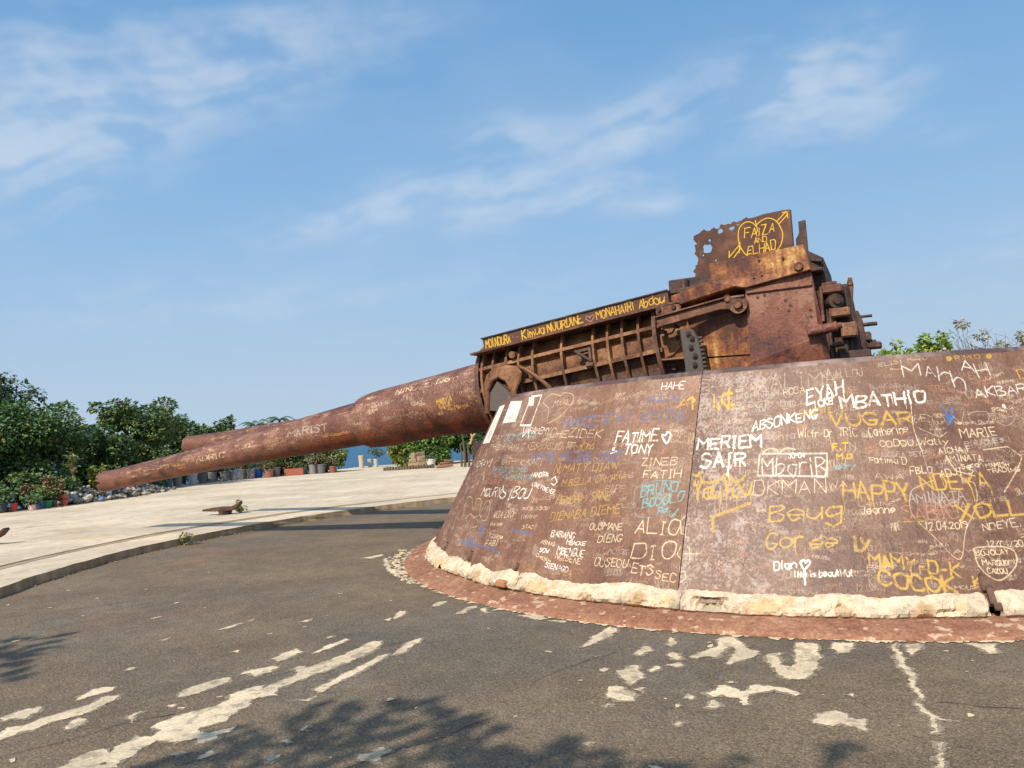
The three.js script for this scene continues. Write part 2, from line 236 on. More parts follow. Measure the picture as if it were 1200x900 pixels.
const WRITING_A = [
["HAHE",127.862,1.946,124.741,1.934,0.066,0,13],
["CHEZIDEK",145.185,1.552,135.463,1.512,0.082,1,11],
["MOM",139.297,1.404,136.258,1.406,0.068,2,11],
["FATiME",133.028,1.466,127.164,1.46,0.101,0,21],
["&",133.479,1.359,132.444,1.362,0.071,0,13],
["TONY",131.402,1.355,127.595,1.36,0.084,0,21],
["ZINEB",128.691,1.235,124.357,1.238,0.066,1,13],
["FATIH",128.168,1.128,123.676,1.127,0.07,1,16],
["BRUNO",128.069,0.966,123.884,1.021,0.087,5,21],
["BOSOLO",127.587,0.864,123.158,0.932,0.085,5,21],
["RdC",125.635,0.821,124.293,0.838,0.048,5,16],
["ALIO",127.887,0.653,123.214,0.662,0.13,1,16],
["DIO",127.817,0.448,123.272,0.475,0.13,1,16],
["ETS",127.542,0.338,125.282,0.324,0.072,1,16],
["SEC",124.976,0.305,122.913,0.29,0.06,1,11],
["OUSMANE",133.627,0.67,129.523,0.682,0.056,1,11],
["DIENG",132.173,0.569,129.301,0.583,0.062,1,11],
["Lyndior",131.726,0.459,128.219,0.489,0.056,6,8],
["OUSEOU",131.91,0.371,128.092,0.384,0.064,1,11],
["N.MATY DIAW",141.784,1.179,131.784,1.209,0.081,2,11],
["M.BELLA CAMARA",139.689,1.044,130.412,1.118,0.069,2,8],
["PENDAM SANE",139.674,0.881,131.859,0.941,0.082,2,11],
["DIENABA DIEME",139.786,0.727,130.219,0.827,0.075,2,11],
["MARCE E FI STITH",143.487,1.649,124.507,1.632,0.095,4,21],
["PAIN",129.592,1.796,125.22,1.823,0.078,4,19],
["NORYE YACINE",147.781,1.306,135.961,1.296,0.085,4,19],
["STER",135.22,1.287,131.695,1.289,0.085,4,21],
["GUINEE CO",133.12,1.594,125.034,1.561,0.066,7,8],
["GOMZAR",158.434,1.532,148.674,1.531,0.079,5,16],
["PATRICK OLOMBE",157.688,1.169,147.338,1.196,0.057,5,11],
["AIC MARAYON",153.399,1.113,145.682,1.102,0.06,5,13],
["KIRAMA T KESI 16.10.17",157.331,1.425,139.707,1.418,0.074,1,8],
["KATHY K.KACI",155.524,1.261,144.636,1.264,0.068,1,8],
["NORAYI",168.814,1.209,159.422,1.242,0.079,0,11],
["BUSINE K PEST",158.495,1.048,146.892,1.033,0.061,7,11],
["MOURY",158.028,0.917,151.892,0.925,0.094,0,16],
["IBOU",149.554,0.905,144.998,0.939,0.116,0,19],
["KIRAMEMY",152.092,1.617,145.52,1.572,0.071,0,11],
["DAY",164.572,1.531,159.221,1.545,0.065,1,11],
["THE",163.957,1.435,158.903,1.434,0.057,1,11],
["HANDIRA",145.954,1.137,142.624,1.145,0.048,0,13],
["LOVE FOREVER",145.149,1.055,140.441,0.974,0.039,0,11],
["AKIA DIOP",151.526,0.705,146.286,0.744,0.072,1,11],
["hines",151.199,0.62,148.447,0.647,0.036,1,8],
["Yasine",150.677,0.516,147.314,0.518,0.05,1,11],
["FABI",150.61,0.429,147.952,0.454,0.054,1,11],
["NAF",157.176,0.558,154.775,0.575,0.031,1,8],
["moral biscu",145.418,0.813,140.732,0.828,0.04,1,8],
["lavine",145.016,0.724,142.126,0.748,0.04,1,8],
["STACY",144.127,0.639,141.649,0.651,0.034,1,8],
["BABANG",138.846,0.596,135.347,0.583,0.051,0,13],
["MBACKE",136.252,0.533,133.693,0.533,0.036,0,11],
["ASMAI",140.051,0.52,137.895,0.508,0.037,1,11],
["MBENGUE",137.194,0.446,133.494,0.437,0.058,0,11],
["SOW",139.852,0.447,138.388,0.446,0.037,0,11],
["NGISENE",137.24,0.4,133.603,0.377,0.049,1,11],
["CHEIKH",140.169,0.404,137.756,0.362,0.027,1,8],
["SIENAGO",138.352,0.323,135.042,0.301,0.04,0,11],
["Malia",146.984,1.869,143.933,1.897,0.075,1,8],
["Grav",141.46,1.879,139.54,1.889,0.04,1,8],
["Condia",142.659,1.813,139.551,1.82,0.034,6,8],
["SETTR",165.879,1.088,160.302,1.119,0.041,6,8],
["lui ma",171.429,0.621,165.2,0.65,0.039,6,8],
["nini",162.606,0.517,159.417,0.527,0.031,6,8],
["A",125.265,1.76,123.903,1.76,0.071,3,13]];
const WRITING_B = [
["SOXO",122.739,1.924,117.028,1.918,0.098,6,13],
["XALIMA",115.785,1.845,107.064,1.874,0.141,6,16],
["ALLOU",107.143,1.93,104.143,1.932,0.081,6,10],
["EYAH",110.35,1.698,106.545,1.782,0.128,0,26],
["CKE",109.191,1.686,107.687,1.695,0.062,0,19],
["MBATHiO",106.935,1.651,98.397,1.667,0.11,0,29],
["ABSONKENG",116.271,1.502,109.475,1.586,0.084,0,19],
["CELESTE",111.267,1.61,107.95,1.629,0.05,2,10],
["VUGAR",108.227,1.503,100.309,1.5,0.113,2,29],
["MERIEM",122.207,1.367,115.347,1.365,0.101,0,26],
["SAIR",121.627,1.2,116.973,1.215,0.116,0,29],
["MbariB",115.189,1.128,109.205,1.106,0.157,9,19],
["30-04",112.633,1.26,111.073,1.26,0.042,0,10],
["YouYou",122.084,0.936,116.366,0.969,0.154,2,29],
["DKMAN",116.118,0.974,109.426,0.967,0.112,1,10],
["Beug",114.555,0.765,108.258,0.781,0.128,2,22],
["Gorée",114.924,0.554,108.937,0.57,0.114,2,22],
["Dian",114.256,0.402,112.374,0.42,0.058,0,16],
["life is beautiful",112.595,0.354,107.929,0.361,0.045,0,13],
["MAMY-D-K",106.492,0.442,99.745,0.344,0.092,2,26],
["COCOK",105.919,0.303,100.311,0.237,0.095,2,29],
["K",98.843,0.271,98.015,0.282,0.085,2,26],
["HAPPY",107.812,0.938,102.066,0.88,0.137,2,26],
["NDEYA",101.006,0.965,95.058,0.954,0.109,2,26],
["AMINATA",102.355,0.873,97.565,0.88,0.083,6,13],
["SABIC",103.089,0.74,98.56,0.75,0.105,7,13],
["XOLL",98.468,0.738,93.073,0.762,0.104,2,29],
["Jeanne",106.506,0.801,103.683,0.806,0.06,1,10],
["12.04.2019",101.481,0.671,98.065,0.679,0.055,1,10],
["NDEYE.",96.916,0.656,93.653,0.677,0.056,1,10],
["12/04/20",96.948,0.544,94.164,0.533,0.044,1,10],
["BOJOLAY",98.031,0.489,95.511,0.487,0.035,1,10],
["MARQUO",97.772,0.421,95.806,0.414,0.034,1,10],
["CAZOU",97.596,0.366,96.106,0.357,0.034,1,10],
["F.T",108.303,1.315,106.888,1.304,0.058,3,19],
["M.D",108.051,1.236,106.614,1.235,0.041,3,19],
["N",106.668,1.309,106.178,1.312,0.058,6,13],
["eey",108.226,1.154,106.39,1.16,0.051,5,13],
["Wilfr Dr TRIC",111.573,1.426,105.771,1.416,0.07,1,10],
["Binta",114.517,1.403,111.9,1.419,0.06,6,10],
["Catherine",104.665,1.4,100.94,1.423,0.069,1,10],
["CODOU.Wally",103.847,1.318,97.437,1.309,0.051,1,10],
["COBA SEYE",103.304,1.232,99.793,1.227,0.041,6,10],
["Fatima D",105.084,1.198,101.769,1.17,0.051,1,10],
["FBLO",101.638,1.091,99.702,1.091,0.059,1,10],
["ADJI S",99.131,1.056,96.125,1.076,0.054,1,10],
["AICHA F",98.625,1.243,95.604,1.241,0.045,1,10],
["AMINATA",98.262,1.177,94.896,1.162,0.05,1,10],
["MARIE",96.181,1.36,92.652,1.356,0.077,1,13],
["PIRJONES",95.998,1.292,92.304,1.3,0.035,6,10],
["MAMISH",94.818,1.112,92.748,1.115,0.032,1,10],
["TRADING",94.852,1.07,91.913,1.073,0.032,1,10],
["Sarah",97.002,1.109,95.053,1.125,0.039,1,10],
["ROBA",112.851,1.804,110.578,1.814,0.052,1,10],
["TRAN MARIAM",118.285,1.791,113.381,1.801,0.047,6,10],
["AK PASTH",118.245,1.723,114.11,1.724,0.047,6,10],
["Mmm",113.242,1.714,111.687,1.722,0.04,6,10],
["JROJ",116.23,1.663,114.82,1.676,0.04,6,10],
["kille",121.948,1.649,120.62,1.657,0.047,6,10],
["U",95.929,0.982,95.513,0.98,0.024,6,10],
["M",99.871,1.884,97.999,1.893,0.107,9,21],
["A",97.606,1.891,96.62,1.876,0.083,9,18],
["h",96.307,1.834,95.091,1.82,0.126,9,18],
["h",95.114,1.777,93.961,1.751,0.138,9,18],
["A",93.68,1.918,92.327,1.89,0.114,9,18],
["H",92.123,1.849,90.846,1.856,0.126,9,18],
["R.M.O",93.907,2.012,91.11,2.012,0.041,2,9],
["AKBAR",93.223,1.673,87.786,1.695,0.08,9,18],
["ELISI",102.276,1.998,99.683,2.017,0.034,1,6],
["Menou",99.055,2.033,97.002,2.029,0.027,1,5],
["Amele",101.165,1.959,99.871,1.959,0.019,1,5],
["NIAKATMANE",103.615,1.817,98.543,1.762,0.05,6,6],
[".SERAS",98.314,1.761,95.559,1.747,0.049,7,6],
["Sylla",96.882,1.688,95.203,1.683,0.031,7,6],
["WO",97.462,1.454,92.843,1.463,0.13,6,11],
["S",92.259,1.443,90.318,1.438,0.148,6,9],
["SEY",100.162,1.499,98.013,1.505,0.056,1,5],
["BOU",97.915,1.532,97.186,1.528,0.033,1,5],
["DIOUF",98.711,1.473,97.25,1.472,0.027,1,5],
["Nelson Diouf",96.265,1.461,92.505,1.455,0.029,1,6],
["HAWA",98.798,1.426,97.339,1.428,0.02,1,5],
["Julien",91.843,1.807,89.384,1.862,0.032,1,6],
["Nabous",90.466,1.774,88.596,1.795,0.031,1,6],
["XLBA",91.095,1.641,89.294,1.663,0.03,1,5],
["YAMI",89.964,1.601,88.094,1.618,0.033,1,6],
["Soula",92.242,1.554,90.061,1.569,0.033,1,6],
["D",87.802,1.815,86.967,1.824,0.072,3,14]];
const STROKES_A = [
[0,0,1,173.159,1.98,167.426,1.983,165.881,1.515,172.702,1.501],
[0,0,1,163.825,2.014,157.814,1.992,156.979,1.75,162.802,1.752],
[0,23,0,154.861,2.035,151.478,2.03,151.093,1.694,154.541,1.698,154.861,2.035],
[0,0,1,155.584,2.021,153.763,2.019,152.832,1.923,154.331,1.924],
[0,16,0,153.0,1.687,152.152,1.565,151.23,1.651,150.319,1.561],
[1,8,0,147.078,1.726,147.892,1.859,150.091,1.942,148.685,2.024,146.08,1.995,145.657,2.021,143.457,1.994,142.728,1.905,144.565,1.759,146.832,1.697],
[5,8,0,123.553,1.088,126.017,1.103,128.178,1.07,128.843,1.012,128.407,0.852,127.947,0.797,126.248,0.788],
[5,19,0,124.39,0.811,124.073,0.794,123.482,0.866],
[0,19,0,126.595,1.507,126.162,1.51,126.149,1.534,125.698,1.528,125.553,1.491,125.935,1.436,126.538,1.482,126.675,1.512],
[0,16,0,151.974,1.036,151.531,0.982,152.039,0.938,150.952,0.906,150.356,0.952,151.445,0.987],
[0,11,0,141.802,1.119,141.228,1.145,140.583,1.094,140.952,1.06,141.559,1.08],
[4,32,0,153.834,0.582,152.572,0.576,153.067,0.518,152.07,0.512],
[4,37,0,157.966,0.409,154.098,0.469,155.819,0.399,152.615,0.413],
[4,32,0,151.925,0.418,149.207,0.421,147.011,0.379],
[4,26,0,146.205,0.628,143.867,0.602,142.123,0.599],
[4,24,0,154.087,0.636,152.719,0.589,153.217,0.531],
[1,8,0,161.623,0.674,163.958,0.844,161.488,0.872,158.658,0.752,158.911,0.868,157.178,0.861,155.699,0.725,155.179,0.856,153.775,0.847,152.814,0.699,154.02,0.664,155.518,0.712,156.912,0.675,159.019,0.706,159.928,0.656],
[1,10,0,122.68,0.804,123.092,0.765,122.871,0.662,122.265,0.65],
[1,10,0,122.786,0.561,123.079,0.497,122.649,0.466],
[3,22,0,124.02,1.824,123.489,1.852,123.303,1.739],
[3,19,0,123.474,1.843,123.108,1.819,123.387,1.79]];
const STROKES_B = [
[9,16,0,115.511,1.305,108.892,1.286,109.123,1.1,115.664,1.124,115.511,1.305],
[2,26,0,122.559,1.153,122.006,1.138,121.682,1.159,121.241,1.082,119.556,1.093,118.927,1.145,117.897,1.076,116.945,1.127],
[2,26,0,116.353,0.905,119.956,0.8,119.854,0.686],
[2,26,0,107.39,0.638,107.401,0.545,107.031,0.533,106.587,0.567,106.882,0.625],
[2,26,0,106.256,0.608,106.535,0.567],
[0,16,0,111.73,0.398,112.008,0.455,111.73,0.473,111.584,0.455,111.411,0.473,111.244,0.451,111.73,0.398,111.745,0.301],
[1,6,0,99.822,1.034,101.04,1.002,102.032,0.945,102.3,0.79,100.819,0.612,99.447,0.463,98.334,0.661,96.752,0.841,96.345,0.983,96.762,1.022],
[1,10,0,98.159,0.525,97.846,0.542,96.444,0.542,95.703,0.535,95.012,0.503,95.339,0.406,96.928,0.315,98.077,0.404,98.159,0.525],
[3,22,0,118.703,1.853,119.668,1.859,119.91,1.786,119.186,1.737,118.375,1.754],
[3,22,0,119.11,1.886,118.983,1.716],
[3,19,0,120.814,1.836,120.783,1.737],
[3,19,0,120.108,1.713,120.243,1.773],
[1,10,0,94.522,1.249,92.176,1.264,91.208,1.182,92.142,1.087,94.055,0.925],
[1,10,0,98.074,1.215,97.614,1.099,96.061,1.056],
[1,6,0,99.974,1.458,98.125,1.37,97.325,1.405],
[2,10,0,103.089,0.74,101.5,0.741],
[1,13,0,115.183,1.31,114.525,1.348,113.717,1.331,113.566,1.304,112.909,1.342,111.96,1.33],
[2,0,1,94.787,2.041,94.416,2.048,94.181,2.033,94.516,2.007,94.824,2.013],
[2,0,1,90.274,2.038,89.873,2.048,89.718,2.029,90.103,2.007,90.41,2.014],
[8,0,1,96.92,1.54,96.457,1.525,96.144,1.536,96.649,1.456,96.818,1.47],
[8,15,0,97.001,1.617,96.75,1.564,96.772,1.501,96.162,1.561,96.034,1.612],
[0,6,0,99.882,1.684,100.167,1.569,100.296,1.455,100.241,1.356,100.089,1.245],
[6,6,0,100.089,1.245,100.041,1.149,99.995,1.055],
[0,0,1,96.01,2.089,94.334,2.104,94.575,2.088,95.791,2.081],
[7,5,0,94.608,1.748,94.127,1.68,92.383,1.652],
[0,0,1,91.0,1.6,90.736,1.605,90.793,1.579,91.012,1.577],
[1,8,0,122.588,0.737,122.588,0.642,122.173,0.632],
[1,10,0,122.019,0.562,121.829,0.463],
[1,10,0,122.484,0.506,120.922,0.51],
[1,10,0,122.597,0.363,122.212,0.376,122.01,0.317,122.495,0.291]];

// ------------------------------------------------------------------ the setting
const CX = 4.126, CZ = -11.119;                                   // turret axis
const polar = (r, a) => [CX + r * Math.cos(a * R), CZ + r * Math.sin(a * R)];

{ // sea far below the hill
  const g = new THREE.RingGeometry(30, 28000, 96, 24); g.rotateX(-Math.PI / 2);
  const bump = dataTex(512, 512, (u, v) => { const k = 255 * fbm(u * 10, v * 18, 5, 61, 10); return [k, k, k]; }, false);
  const p = g.attributes.position, uv = new Float32Array(p.count * 2); for (let i = 0; i < p.count; i++) { uv[i * 2] = p.getX(i) / 30; uv[i * 2 + 1] = p.getZ(i) / 30; } g.setAttribute('uv', new THREE.BufferAttribute(uv, 2));
  const m = structure('sea', g, std({ color: new THREE.Color(0.03, 0.115, 0.2), roughness: 0.6, bumpMap: bump, bumpScale: 0.9 }), 'blue sea beyond the edge of the hilltop terrace');
  m.position.y = -26;
}
// terrace edge (world x,z), from far left round the back to the right
const EDGE = [[-26, 26], [-24, 4], [-20.5, -12], [-17.4, -22.5], [-16.4, -26.4], [-15.3, -30.5], [-17.2, -35.6], [-16.6, -38.8], [-15.2, -42.8], [-12, -44.6], [-10.6, -47.2], [-9.6, -50.4], [-5, -50.8], [2, -50], [14, -46], [30, -36], [40, -16], [42, 8], [34, 26]];
{ // hillside falling from the terrace to the sea
  const pos = [], idx = [], uv = [], n = EDGE.length, steps = [[0, -0.06], [2, -0.5], [6, -2.5], [14, -8], [28, -16], [55, -27]];
  EDGE.forEach(([x, z], i) => { const [ax, az] = EDGE[Math.max(0, i - 1)], [bx_, bz] = EDGE[Math.min(n - 1, i + 1)]; let nx = -(bz - az), nz = bx_ - ax; const l = Math.hypot(nx, nz); nx /= l; nz /= l; if (nx * (x - 5) + nz * (z + 12) < 0) { nx = -nx; nz = -nz; } steps.forEach(([d, y], k) => { pos.push(x + nx * d, y + 0.1 + (k ? (noise(x * 0.3 + d, z * 0.3, 3) - 0.5) * 0.8 : 0), z + nz * d); uv.push((x + nx * d) / 4, (z + nz * d) / 4); }); });
  const s = steps.length; for (let i = 0; i < n - 1; i++) for (let k = 0; k < s - 1; k++) { const a = i * s + k; idx.push(a, a + 1, a + s, a + 1, a + s + 1, a + s); }
  const t = dataTex(256, 256, (u, v) => ramp([[58, 50, 34], [88, 76, 52], [70, 78, 40], [104, 92, 66]], fbm(u * 12, v * 12, 4, 71, 12)));
  structure('hillside', geom(pos, idx, uv), std({ map: t, roughness: 1 }), 'dry earth slope dropping from the terrace to the sea');
}
// asphalt apron
const asphaltTex = dataTex(1536, 1536, (u, v) => {                  // one tile is 3 m: dark binder with pale and dark chippings
  const g = noise(u * 720, v * 720, 80, 720), g2 = noise(u * 330 + 3, v * 330, 81, 330), m = fbm(u * 24, v * 24, 3, 82, 24), b = fbm(u * 5, v * 5, 3, 83, 5);
  let k = 94 + (g - 0.5) * 54 + (g2 - 0.5) * 36 + (m - 0.5) * 18 + (b - 0.5) * 18; const pale = smooth(0.93, 0.99, noise(u * 300, v * 300, 84, 300)) * 60; k += pale;
  return [k * 1.045 + 3, k * 0.965 + 1, k * 0.85 - 1];
});
const asphaltBump = dataTex(768, 768, (u, v) => { const k = 255 * (0.6 * noise(u * 300, v * 300, 90, 300) + 0.4 * noise(u * 150, v * 150, 91, 150)); return [k, k, k]; }, false);
let asphalt;
{
  const x0 = -18, x1 = 42, z0 = -48, z1 = 26, pos = [], idx = [], uv = [], col = [], xs = [], zs = [];
  for (let x = x0; x < -9; x += 1) xs.push(x); for (let x = -9; x < 10; x += 0.22) xs.push(x); for (let x = 10; x <= x1; x += 2) xs.push(x);
  for (let z = z0; z < -21; z += 3) zs.push(z); for (let z = -21; z < 2; z += 0.22) zs.push(z); for (let z = 2; z <= z1; z += 2) zs.push(z);
  for (const z of zs) for (const x of xs) {
    pos.push(x, 0, z); uv.push(x / 3 + noise(x * 0.13, z * 0.13, 5) * 0.05, z / 3);
    const kerb = Math.abs(Math.hypot(x - CX, z - CZ) - 10.3), f = fbm(x * 0.45 + 20, z * 0.45, 4, 41);
    // earth washed over the apron in ragged streaks, and the rust-red stain of old rain off the guns
    const earth = smooth(0.38, 0.66, f * 0.72 + 0.28 * fbm(x * 2.3, z * 2.3, 3, 44) + 0.15 * smooth(4.5, 0, kerb)) * 0.75, red = smooth(0.6, 0.75, fbm(x * 0.8 + 9, z * 0.8, 3, 47)) * 0.3 * smooth(5, 1, kerb);
    const v = 0.9 + 0.25 * fbm(x * 1.7, z * 1.7, 3, 48);
    const c = [1, 1, 1].map((q, i) => mix(mix(v, v * [1.36, 1.16, 0.9][i], earth), v * [1.55, 1.0, 0.72][i], red)); col.push(...c);
  }
  const w = xs.length; for (let j = 0; j < zs.length - 1; j++) for (let i = 0; i < w - 1; i++) { const a = j * w + i; idx.push(a, a + w, a + 1, a + 1, a + w, a + w + 1); }
  asphalt = structure('asphalt_apron', geom(pos, idx, uv, col), std({ map: asphaltTex, bumpMap: asphaltBump, bumpScale: 0.006, vertexColors: true, roughness: 0.93 }), 'worn grey asphalt round the gun turret with pale patches');
}
const paleTex = dataTex(512, 512, (u, v) => { const q = smooth(0.56, 0.7, fbm(u * 22, v * 22, 4, 107, 22)) * 34, k = 190 - q + (fbm(u * 6, v * 6, 4, 101, 6) - 0.5) * 70 + (noise(u * 130, v * 130, 102, 130) - 0.5) * 34; return [k * 1.08, k * 0.975, k * 0.81]; });
const paleMat = std({ map: paleTex, bumpMap: rustBump, bumpScale: 0.003, roughness: 0.95 });
{ // pale screed showing where the asphalt has come away: ragged outlines, each a thin sheet
  const rnd = rng(9);
  const ragged = (flat, amp) => {
    const pts = []; for (let i = 0; i < flat.length; i += 2) pts.push([flat[i], flat[i + 1]]);
    const out = []; for (let i = 0; i < pts.length; i++) { const a = pts[i], b = pts[(i + 1) % pts.length], n = Math.max(2, Math.min(30, Math.ceil(Math.hypot(b[0] - a[0], b[1] - a[1]) / 0.012))); for (let k = 0; k < n; k++) { const t = k / n, x = mix(a[0], b[0], t), z = mix(a[1], b[1], t); out.push(new THREE.Vector2(x + (fbm(x * 14, z * 14, 3, 7) - 0.5) * amp + (fbm(x * 70, z * 70, 2, 17) - 0.5) * amp * 0.55, -(z + (fbm(x * 14 + 50, z * 14, 3, 8) - 0.5) * amp + (fbm(x * 70 + 9, z * 70, 2, 18) - 0.5) * amp * 0.55))); } }
    return out;
  };
  const sheet = (pts, y = 0.0045) => { const g = new THREE.ShapeGeometry(new THREE.Shape(pts)); g.rotateX(-Math.PI / 2); g.translate(0, y, 0); const p = g.attributes.position, u = new Float32Array(p.count * 2); for (let i = 0; i < p.count; i++) { u[i * 2] = p.getX(i) * 0.6; u[i * 2 + 1] = p.getZ(i) * 0.6; } g.setAttribute('uv', new THREE.BufferAttribute(u, 2)); return g; };
  // each lies in a ragged margin where a thin grey film of binder still clings
  const filmMat = std({ map: asphaltTex, color: new THREE.Color(2.1, 2.0, 1.85), roughness: 0.95 });
  const grow = (flat, d) => { let cx = 0, cz = 0, n = flat.length / 2; for (let i = 0; i < flat.length; i += 2) { cx += flat[i] / n; cz += flat[i + 1] / n; } let area = 0; for (let i = 0; i < n; i++) { const j = (i + 1) % n; area += flat[2 * i] * flat[2 * j + 1] - flat[2 * j] * flat[2 * i + 1]; } const s = area > 0 ? 1 : -1; return flat.map((v, q) => { const i = q >> 1, a = (i + n - 1) % n, b = (i + 1) % n, tx = flat[2 * b] - flat[2 * a], tz = flat[2 * b + 1] - flat[2 * a + 1], l = Math.hypot(tx, tz) || 1; return q % 2 ? v - s * tx / l * d : v + s * tz / l * d; }); };
  for (const f of PATCHES) { const m = part('bare_patch', sheet(ragged(f, 0.055)), paleMat, asphalt); part('binder_film', sheet(ragged(grow(f, 0.018), 0.08), 0.002), filmMat, m); }
  // small flecks of the same screed and of chewed paint
  const flecks = [];
  for (let i = 0; i < 260; i++) {
    const x = -6 + rnd() * 11, z = -11 + rnd() * 8; if (Math.hypot(x - CX, z - CZ) < 5.8 || Math.hypot(x - CX, z - CZ) > 11.4 + rnd()) continue;
    const r = 0.004 + 0.02 * Math.pow(rnd(), 4), a = rnd() * 6, e = 1 + rnd() * 1.5, pts = []; for (let k = 0; k < 8; k++) { const q = k / 8 * Math.PI * 2, rr = r * (0.6 + 0.7 * rnd()); const X = rr * e * Math.cos(q), Z = rr * Math.sin(q); pts.push(new THREE.Vector2(x + X * Math.cos(a) - Z * Math.sin(a), -(z + X * Math.sin(a) + Z * Math.cos(a)))); }
    flecks.push(sheet(pts));
  }
  part('pale_flecks', mergeGeometries(flecks), paleMat, asphalt).userData.kind = 'stuff';
  // hairline cracks in the asphalt
  const crackMat = std({ color: new THREE.Color(0.03, 0.027, 0.024), roughness: 1 });
  for (const [x, z, a, len] of [[-1.0, -6.4, 2.45, 2.2], [-2.2, -5.0, 2.5, 1.6], [0.6, -5.8, 2.3, 1.0], [-0.2, -4.6, 2.5, 1.6], [2.2, -4.4, 0.4, 1.1], [-4.4, -8.9, 2.7, 2.4]]) {
    const L = [], Rr = []; for (let k = 0; k <= 20; k++) { const t = k / 20 * len, w = 0.0035 * (0.5 + noise(k * 0.9, x, 3)) * (1 - k / 24), o = (fbm(t * 3, x * 7, 3, 5) - 0.5) * 0.18; const cx = x + Math.cos(a) * t - Math.sin(a) * o, cz = z + Math.sin(a) * t + Math.cos(a) * o; L.push(new THREE.Vector2(cx - Math.sin(a) * w, -(cz + Math.cos(a) * w))); Rr.unshift(new THREE.Vector2(cx + Math.sin(a) * w, -(cz - Math.cos(a) * w))); }
    part('crack', sheet([...L, ...Rr]), crackMat, asphalt);
  }
}
// concrete terrace with its kerb
const KR = 10.58;
const kerbLine = []; for (const p of [[-8.4, 12], [-7.0, 2], [-6.5, -3], [-6.45, -6.5]]) kerbLine.push(p);
for (let a = 172; a <= 345; a += 0.7) kerbLine.push(polar(KR + (fbm(a * 0.5, 3, 3, 12) - 0.5) * 0.1, a));
const jointLine = [[-10, 12], [-8.4, 2], [-7.7, -3], [-7.6, -6.5]]; for (let a = 172; a <= 345; a += 1.4) jointLine.push(polar(KR + 1.15 + (noise(a * 0.3, 8, 4) - 0.5) * 0.05, a));
const concreteTex = dataTex(1536, 1536, (u, v) => {                 // one tile is 9 m
  const b = fbm(u * 5, v * 5, 5, 111, 5), m = fbm(u * 40, v * 40, 4, 112, 40), f = noise(u * 500, v * 500, 113, 500), st = smooth(0.56, 0.75, fbm(u * 9, v * 9, 4, 115, 9));
  const sp = smooth(0.62, 0.72, fbm(u * 60, v * 60, 3, 118, 60)) * 14, k = 193 - sp + (b - 0.5) * 54 + (m - 0.5) * 30 + (f - 0.5) * 16; return [k * mix(1.075, 1.04, st), k * mix(0.975, 0.92, st), k * mix(0.83, 0.75, st)];
});
const concreteMat = std({ map: concreteTex, bumpMap: rustBump, bumpScale: 0.004, roughness: 0.95 });
